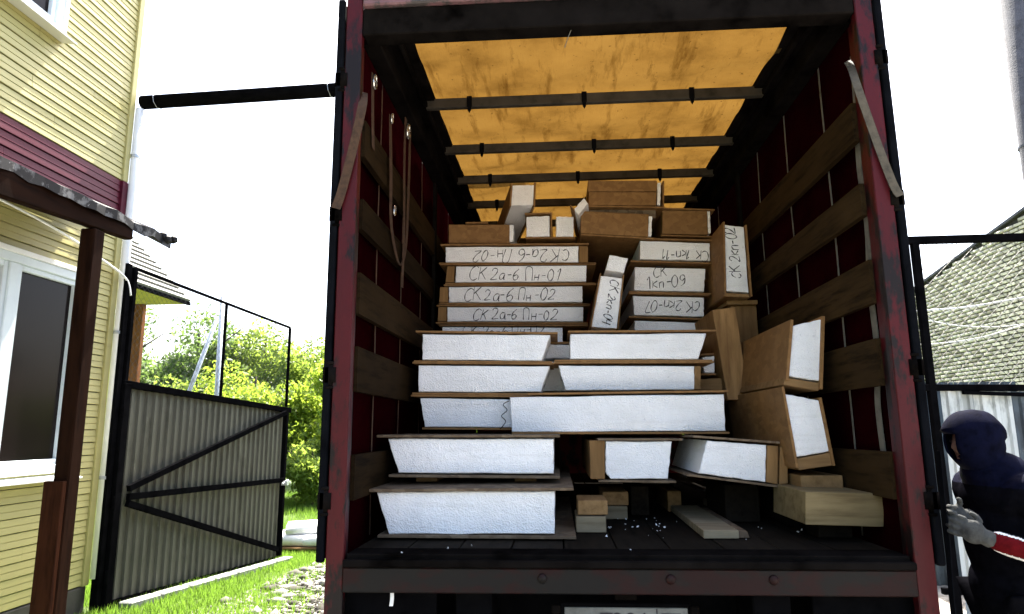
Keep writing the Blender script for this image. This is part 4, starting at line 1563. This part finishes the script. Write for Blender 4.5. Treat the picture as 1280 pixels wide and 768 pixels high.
# nearer yellow-green bushes
for i, (lab, x, y, h, rx, mt, nn) in enumerate((
        ('yellow green bush between the gate edge and the trailer', -6.6, 15.6, 3.9, 1.35, 'leaf_a', 15000),
        ('broad yellow green bush behind the right half of the gate mesh', -8.6, 15.2, 3.8, 1.6, 'leaf_a', 15000),
        ('mid green bush right behind the slim post', -10.5, 15.6, 3.6, 1.6, 'leaf_b', 13000),
        ('low yellow green bush beside the shelter post', -12.4, 15.0, 3.4, 1.6, 'leaf_a', 12000),
        ('mid green bush showing left of the shelter post', -14.3, 15.5, 3.7, 1.6, 'leaf_b', 11000),
        ('bushy shrub hidden mostly behind the trailer flank', -4.6, 16.0, 3.7, 1.4, 'leaf_a', 6000),
        ('low light green shrub at the foot of the bushes beside the trailer', -6.4, 13.9, 1.6, .9, 'leaf_b', 5000),
        ('low shrub at the foot of the bushes behind the gate edge', -7.9, 13.6, 1.5, .9, 'leaf_a', 5000))):
    tree('bush', lab, 'bush', x, y, h, rx, 0, nn, .075, mt, 40 + i, TG, low=.02)
for i, (lab, x, y, h, rx, mt, nn) in enumerate((
        ('tall dark green tree rising above the bushes at the far left', -16.8, 21.0, 6.4, 2.4, 'leaf_c', 12000),
        ('dark round tree above the bushes beside the shelter post', -13.8, 21.5, 6.3, 2.5, 'leaf_c', 12000),
        ('loose green tree in the middle of the tree row behind the gate mesh', -11.4, 22.0, 6.0, 2.3, 'leaf_b', 11000),
        ('pale green tree right of the slim post in the back row', -9.0, 21.5, 5.5, 2.1, 'leaf_b', 11000))):
    tree('tree', lab, 'tree', x, y, h, rx, 0, nn, .095, mt, 80 + i, TG, low=.2)

# far wood closing the view
g = np.random.default_rng(21)
n = 26000
ang = g.uniform(-1.15, 1.25, n)
dist = g.uniform(42, 50, n)
hgt = 3.6 + .9 * np.sin(ang * 23) + .7 * np.sin(ang * 61 + 1)
p = np.stack([np.sin(ang) * dist, np.cos(ang) * dist, -.2 + hgt * g.uniform(0, 1, n) ** .8], 1)
ax = g.normal(size=(n, 3))
ax /= np.linalg.norm(ax, axis=1)[:, None]
sx = np.cross(ax, g.normal(size=(n, 3)))
sx /= np.linalg.norm(sx, axis=1)[:, None]
L = g.uniform(.22, .5, n)[:, None]
V = np.stack([p - ax * L, p + sx * L * .55, p + ax * L, p - sx * L * .55], 1).reshape(-1, 3)
fw = stuff(link('far_wood', np_mesh('far_wood', V, np.arange(4 * n).reshape(n, 4)), 'leaf_b'))
tag(fw, 'distant green wood closing the view beyond the yard', 'wood')

# pallet with sacks
PA = thing('pallet', 'low wooden pallet on the grass beyond the open gate', 'pallet', (-4.1, 7.7, -.2))
z0 = gz(-4.1, 7.7)
for x in (-4.7, -4.15, -3.6):
    obj('bearer', bbox(x, x + .10, 7.25, 8.25, z0 + .0, z0 + .09, .004), 'timber', PA)
for k in range(6):
    y = 7.25 + k * .175
    obj('deck_board', bbox(-4.72, -3.48, y, y + .12, z0 + .092, z0 + .115, .003), 'timber_x', PA)


def sack(label, x, y, z, sx, sy, sz, rz, seed):
    g = random.Random(seed)
    bm = B()
    bmesh.ops.create_cube(bm, size=2)
    bmesh.ops.subdivide_edges(bm, edges=bm.edges, cuts=5, use_grid_fill=True)
    for v_ in bm.verts:
        p = v_.co
        e = 1 - .25 * (abs(p.x) ** 4 * .5 + abs(p.y) ** 4 * .5)
        p.z *= e
        p.x *= 1 - .10 * abs(p.z) ** 2
        p.y *= 1 - .12 * abs(p.z) ** 2
        p += Vector((math.sin(p.y * 5 + seed) * .02, math.sin(p.x * 4 + seed) * .02, math.sin(p.x * 6 + p.y * 5 + seed) * .07))
    bm.transform(Matrix.Translation((x, y, z)) @ Matrix.Rotation(rz, 4, 'Z') @ Matrix.Diagonal((sx, sy, sz, 1)))
    tag(obj('sack', bm, 'sack', None, True), label, 'sack', 'white sacks on the pallet')


sack('white sack on the pallet, lower one beside the gate edge', -4.35, 7.72, z0 + .20, .36, .42, .085, .1, 1)
sack('white sack on the pallet, lower one nearer the trailer', -3.78, 7.66, z0 + .195, .30, .40, .08, -.1, 2)
sack('white sack lying on top of the two others', -4.15, 7.80, z0 + .345, .40, .36, .07, .35, 3)


# grass and gravel
def blades(n, xr, yr, hmin, hmax, keep, seed):
    g = np.random.default_rng(seed)
    x = g.uniform(*xr, n)
    y = g.uniform(*yr, n)
    k = keep(x, y, g)
    x, y = x[k], y[k]
    n = len(x)
    z = -0.045 * np.clip(y - 3.2, 0, 5) + np.where(y > 3.5, .02 * np.sin(x * 2.1 + y) * np.sin(y * 1.7), 0) - .01
    h = g.uniform(hmin, hmax, n)
    a = g.uniform(0, 2 * np.pi, n)
    w = .004 + .004 * g.random(n)
    lean = g.uniform(.1, .6, n) * h
    b = g.uniform(0, 2 * np.pi, n)
    P0 = np.stack([x - np.cos(a) * w, y - np.sin(a) * w, z], 1)
    P1 = np.stack([x + np.cos(a) * w, y + np.sin(a) * w, z], 1)
    P2 = np.stack([x + np.cos(b) * lean, y + np.sin(b) * lean, z + h], 1)
    V = np.stack([P0, P1, P2], 1).reshape(-1, 3)
    return V


def patch(x, y):
    return np.sin(x * 2.3 + 1.7 * np.sin(y * 1.1)) + np.sin(y * 1.9 + x * .8) + .7 * np.sin(x * 5.1 - y * 4.3)


V = np.concatenate([
    blades(60000, (-6.5, -1.4), (3.0, 7.5), .03, .10, lambda x, y, g: (x + 3.30 + .35 * (y - 5) * .3 + .28 * patch(x, y) + g.normal(0, .18, len(x)) < -.1) & ~((x < -4.6) & (y < 3.5)), 1),
    blades(90000, (-13, 1.5), (7.2, 17), .05, .20, lambda x, y, g: (patch(x, y) + g.normal(0, .6, len(x)) > -1.2) & ~((x > -4.7) & (x < -3.4) & (y > 7.1) & (y < 8.3)), 2)])
gr = stuff(link('grass', np_mesh('grass', V, np.arange(len(V)).reshape(-1, 3)), 'grass'))
tag(gr, 'short bright grass over the yard behind the gate', 'grass')
g = np.random.default_rng(5)
ico = B()
bmesh.ops.create_icosphere(ico, subdivisions=1, radius=1)
iv = np.array([v_.co[:] for v_ in ico.verts])
ifc = np.array([[v_.index for v_ in f.verts] for f in ico.faces])
ico.free()
n = 2600
x = g.uniform(-3.6, -1.35, n)
y = g.uniform(3.2, 7.6, n)
s = np.where(g.random(n) < .04, g.uniform(.05, .10, n), g.uniform(.008, .04, n))
zc = -0.045 * np.clip(y - 3.2, 0, 5) + s * .1
V = np.concatenate([iv * (1 + .35 * g.normal(size=iv.shape)) * s[i] * np.array((1, 1, .6)) + np.array((x[i], y[i], zc[i])) for i in range(n)])
F = np.concatenate([ifc + len(iv) * i for i in range(n)])
m, nt, out = newmat('gravel stone')
g_ = nt.nodes.new('ShaderNodeNewGeometry')
c_ = ramp(nt, g_.outputs['Random Per Island'], [(0, (.03, .026, .02)), (.35, (.10, .095, .08)), (1, (.30, .29, .27))])
pbr(nt, out, c_, .9)
tag(stuff(link('gravel', np_mesh('gravel', V, F), m)), 'loose grey gravel and clods in the drive beside the trailer', 'gravel')

# ------------------------------------------------------------------ person
PE = thing('person', 'person in a navy hood and dark jacket with red sleeve stripes and grey gloves', 'person', (1.68, .06, 0))


def skin_mesh(chains, sub=2):
    """chains: list of lists of (co, radius); chains starting on a shared point are welded"""
    verts, edges, rad = [], [], []
    idx = {}
    for ch in chains:
        prev = None
        for co, r_ in ch:
            k = tuple(round(q, 4) for q in co)
            if k not in idx:
                idx[k] = len(verts)
                verts.append(co)
                rad.append(r_)
            if prev is not None:
                edges.append((prev, idx[k]))
            prev = idx[k]
    me = bpy.data.meshes.new('s')
    me.from_pydata(verts, edges, [])
    o = bpy.data.objects.new('s', me)
    C.objects.link(o)
    o.modifiers.new('k', 'SKIN')
    me.skin_vertices[0].data[0].use_root = True
    for i, r_ in enumerate(rad):
        me.skin_vertices[0].data[i].radius = (r_, r_) if isinstance(r_, float) else r_
    sb_ = o.modifiers.new('u', 'SUBSURF')
    sb_.levels = sb_.render_levels = sub
    dg = bpy.context.evaluated_depsgraph_get()
    res = bpy.data.meshes.new_from_object(o.evaluated_get(dg))
    bpy.data.objects.remove(o)
    return res


def fuse(meshes, voxel):
    bm = B()
    for me in meshes:
        bm.from_mesh(me)
    me = bpy.data.meshes.new('f')
    bm.to_mesh(me)
    bm.free()
    o = bpy.data.objects.new('f', me)
    C.objects.link(o)
    r_ = o.modifiers.new('r', 'REMESH')
    r_.mode = 'VOXEL'
    r_.voxel_size = voxel
    s_ = o.modifiers.new('s', 'SMOOTH')
    s_.iterations = 4
    s_.factor = .5
    dg = bpy.context.evaluated_depsgraph_get()
    res = bpy.data.meshes.new_from_object(o.evaluated_get(dg))
    bpy.data.objects.remove(o)
    for p in res.polygons:
        p.use_smooth = True
    return res


def ell(c, r_, f=None):
    bm = B()
    bmesh.ops.create_uvsphere(bm, u_segments=28, v_segments=20, radius=1)
    for v_ in bm.verts:
        p = Vector((v_.co.x * r_[0], v_.co.y * r_[1], v_.co.z * r_[2]))
        if f:
            p = f(p)
        v_.co = p + Vector(c)
    me = bpy.data.meshes.new('e')
    bm.to_mesh(me)
    bm.free()
    return me


hd = Vector((1.544,0.050,1.568))                       # head centre
px0 = hd.x + .085                                   # body axis
pel = (px0 + .02, .06, .93)
che = (px0 + .01, .06, 1.30)
nek = (px0 - .03, .06, 1.45)
shL = Vector((1.600,-0.130,1.392))
shL = Vector((px0 + .01, -.13, 1.385))
shR = Vector((px0 + .0, .25, 1.385))
elL = Vector((px0 + .09, -.20, 1.115))
wrL = Vector((1.423,-0.170,1.209))
haL = Vector((1.348,-0.170,1.245))
elR = Vector((px0 + .05, .30, 1.12))
haR = haL + Vector((.0, .09, .04))
wrR = haR + Vector((.075, .03, -.01))
ch_arm = lambda s, e, w, k: [(che, .14 * k), (tuple(s), .068 * k), (tuple(s.lerp(e, .5)), .058 * k), (tuple(e), .048 * k), (tuple(e.lerp(w, .5)), .044 * k), (tuple(w), .032 * k)]
legs = []
for s in (-1, 1):
    hip = (px0 + .02, .06 + s * .09, .88)
    kn = (px0 - .01, .06 + s * .11, .50)
    an = (px0 + .03, .06 + s * .12, .09)
    to = (px0 - .13, .06 + s * .14, .045)
    legs.append([(pel, .13), (hip, .095), (kn, .062), (an, .042), (to, .035)])


def face(p):
    q = p.copy()
    # -x is forward
    fz = p.z / .104
    if p.x < 0:
        if abs(p.y) < .022 and -.30 < fz < .12:
            q.x -= .020 * (1 - abs(p.y) / .022) * (1 - abs(fz + .18) / .32)      # nose
        if .02 < fz < .22 and .018 < abs(p.y) < .055:
            q.x += .008                                                           # eye sockets
        if fz < -.55:
            q.x -= .010 * (1 - abs(p.y) / .1)                                     # chin
        if -.50 < fz < -.40 and abs(p.y) < .03:
            q.x += .004                                                           # mouth
    return q


head = ell(hd, (.084, .070, .104), face)
body = fuse([skin_mesh([[(pel, .13), ((px0 + .02, .06, 1.1), .12), (che, .14), (nek, .06), (tuple(hd - Vector((-.01, 0, .06))), .055)],
                        ch_arm(shL, elL, wrL, .8), ch_arm(shR, elR, wrR, .8)] + legs), head] +
            [ell(hd + Vector((.005, s * .072, -.005)), (.016, .009, .028)) for s in (-1, 1)], .010)
link('body', body, 'skin', PE)
for s in (-1, 1):
    link('eye', ell(hd + Vector((-.071, s * .031, .012)), (.010, .012, .008)), 'boot', PE)
# hood
bm = B()
bmesh.ops.create_uvsphere(bm, u_segments=40, v_segments=28, radius=1)
hc = hd + Vector((.008, 0, .012))
dele = []
for v_ in bm.verts:
    p = v_.co.copy()
    if p.x < -.86 and -.60 < p.z < .22 and abs(p.y) < .42:
        dele.append(v_)
    fold = 1 + .025 * math.sin(p.z * 9 + p.y * 4) * (p.x > -.2)
    q = Vector((p.x * (.110 if p.x > 0 else .122) * fold, p.y * .102 * fold, p.z * .136))
    if p.z < -.35:
        q.x += (-.35 - p.z) * .085
        q.y *= 1 + (-.35 - p.z) * .8
        q.z -= (-.35 - p.z) * .06
    if p.x > .3 and p.z > 0:
        q.x += .012
    if p.x < -.3 and p.z > .3:
        q.x -= .016
    v_.co = q + hc
bmesh.ops.delete(bm, geom=dele, context='VERTS')
bmesh.ops.recalc_face_normals(bm, faces=bm.faces)
bmesh.ops.solidify(bm, geom=list(bm.faces), thickness=.010)
hood = obj('hood', bm, 'navy', PE, True)
# jacket: bulky torso with both sleeves
T = lambda dx, dz, ax, ay, az: ell((px0 + dx, .06, dz), (ax, ay, az))
jk = fuse([T(.015, 1.18, .150, .215, .26), T(.01, 1.34, .135, .225, .13), T(.02, .98, .155, .205, .16), T(-.005, 1.44, .125, .15, .10),
           skin_mesh([[((px0, .06, 1.2), .15), (che, .17)], ch_arm(shL, elL, wrL, 1.28), ch_arm(shR, elR, wrR, 1.28)])], .007)
dl_ = (wrL - elL).normalized()
upv = Vector((0, 0, 1)) - dl_ * dl_.z
upv.normalize()
du_ = (elL - shL).normalized()
jk.materials.clear()
for nm in ('jacket', 'redcloth', 'piping', 'navy'):
    jk.materials.append(M[nm])
for p in jk.polygons:
    c = Vector(p.center)
    mi = 0
    t_ = (c - elL).dot(dl_)
    r_ = (c - elL) - dl_ * t_
    if .015 < t_ < (wrL - elL).length - .012 and r_.length < .085 and c.y < -.10:
        a = r_.dot(upv)
        if -.036 < a < .030:
            mi = 1
        if .030 <= a < .038 or -.044 < a <= -.036:
            mi = 2
    elif c.y < -.10 and c.z > 1.13:
        e = c.x - (px0 + .05 + (1.40 - c.z) * .16)
        if e > 0:
            mi = 1
        if -.009 < e <= 0:
            mi = 2
    if c.z > 1.395 and mi == 0:
        mi = 3
    p.material_index = mi
link('jacket', jk, None, PE)
tr_ = fuse([skin_mesh([[(pel, .15)] + [(l[0], l[1] * 1.25) for l in lg[1:4]] for lg in legs]), T(.02, .92, .15, .19, .14)], .014)
link('trousers', tr_, 'trouser', PE)
for lg in legs:
    a, b = Vector(lg[3][0]), Vector(lg[4][0])
    bo = fuse([ell(a.lerp(b, .55) + Vector((0, 0, -.012)), (.135, .052, .045)), ell(a + Vector((0, 0, .06)), (.062, .058, .11)), ell(a.lerp(b, .1) + Vector((0, 0, -.03)), (.07, .05, .05))], .01)
    for v_ in bo.vertices:
        v_.co.z = max(v_.co.z, .002)
    link('boot', bo, 'boot', PE)
# gloves: palm and five curled fingers each
for w_, h_, sd_ in ((wrL, haL, -1), (wrR, haR, 1)):
    d = (h_ - w_).normalized()
    side = Vector((0, 0, 1)) - d * d.z
    side.normalize()
    inn = d.cross(side).normalized()
    if inn.y * sd_ > 0:
        inn = -inn
    parts = [skin_mesh([[(tuple(w_ - d * .03), .040), (tuple(w_), .036), (tuple(w_ + d * .035), .034)]], 1)]
    pc = w_ + d * .055
    bm = B()
    bmesh.ops.create_uvsphere(bm, u_segments=20, v_segments=14, radius=1)
    Rm = Matrix((d, side, inn)).transposed()
    for v_ in bm.verts:
        v_.co = pc + Rm @ Vector((v_.co.x * .052, v_.co.y * .046, v_.co.z * .022))
    me = bpy.data.meshes.new('p')
    bm.to_mesh(me)
    bm.free()
    parts.append(me)
    for k, (off, ln) in enumerate(((.034, .85), (.012, 1.0), (-.011, .95), (-.033, .75))):
        r0_ = pc + d * .034 + side * off
        k1 = r0_ + d * .034 * ln + inn * .014
        k2 = k1 + d * .012 * ln + inn * .030 * ln
        k3 = k2 - d * .018 * ln + inn * .012
        parts.append(skin_mesh([[(tuple(r0_), .0115), (tuple(k1), .0105), (tuple(k2), .0098), (tuple(k3), .0085)]], 1))
    r0_ = pc - d * .018 + side * .040
    k1 = r0_ + d * .018 + side * .024 + inn * .014
    k2 = k1 + d * .026 + side * .004 + inn * .014
    parts.append(skin_mesh([[(tuple(r0_), .014), (tuple(k1), .0125), (tuple(k2), .010)]], 1))
    link('glove', fuse(parts, .0045), 'glove', PE)
# the tie-down strap in the hands
strap('s', 'dark strap held in the gloved hands beside the pillar', [tuple(haL + Vector((-.045, .05, .30))), tuple(haL + Vector((-.05, .05, .10))), tuple(haL + Vector((-.05, .05, -.05))), tuple(haL + Vector((-.055, .06, -.3))), tuple(haL + Vector((-.05, .06, -.7)))], (0, 1, 0), .035, 'rubber')

bpy.context.view_layer.update()
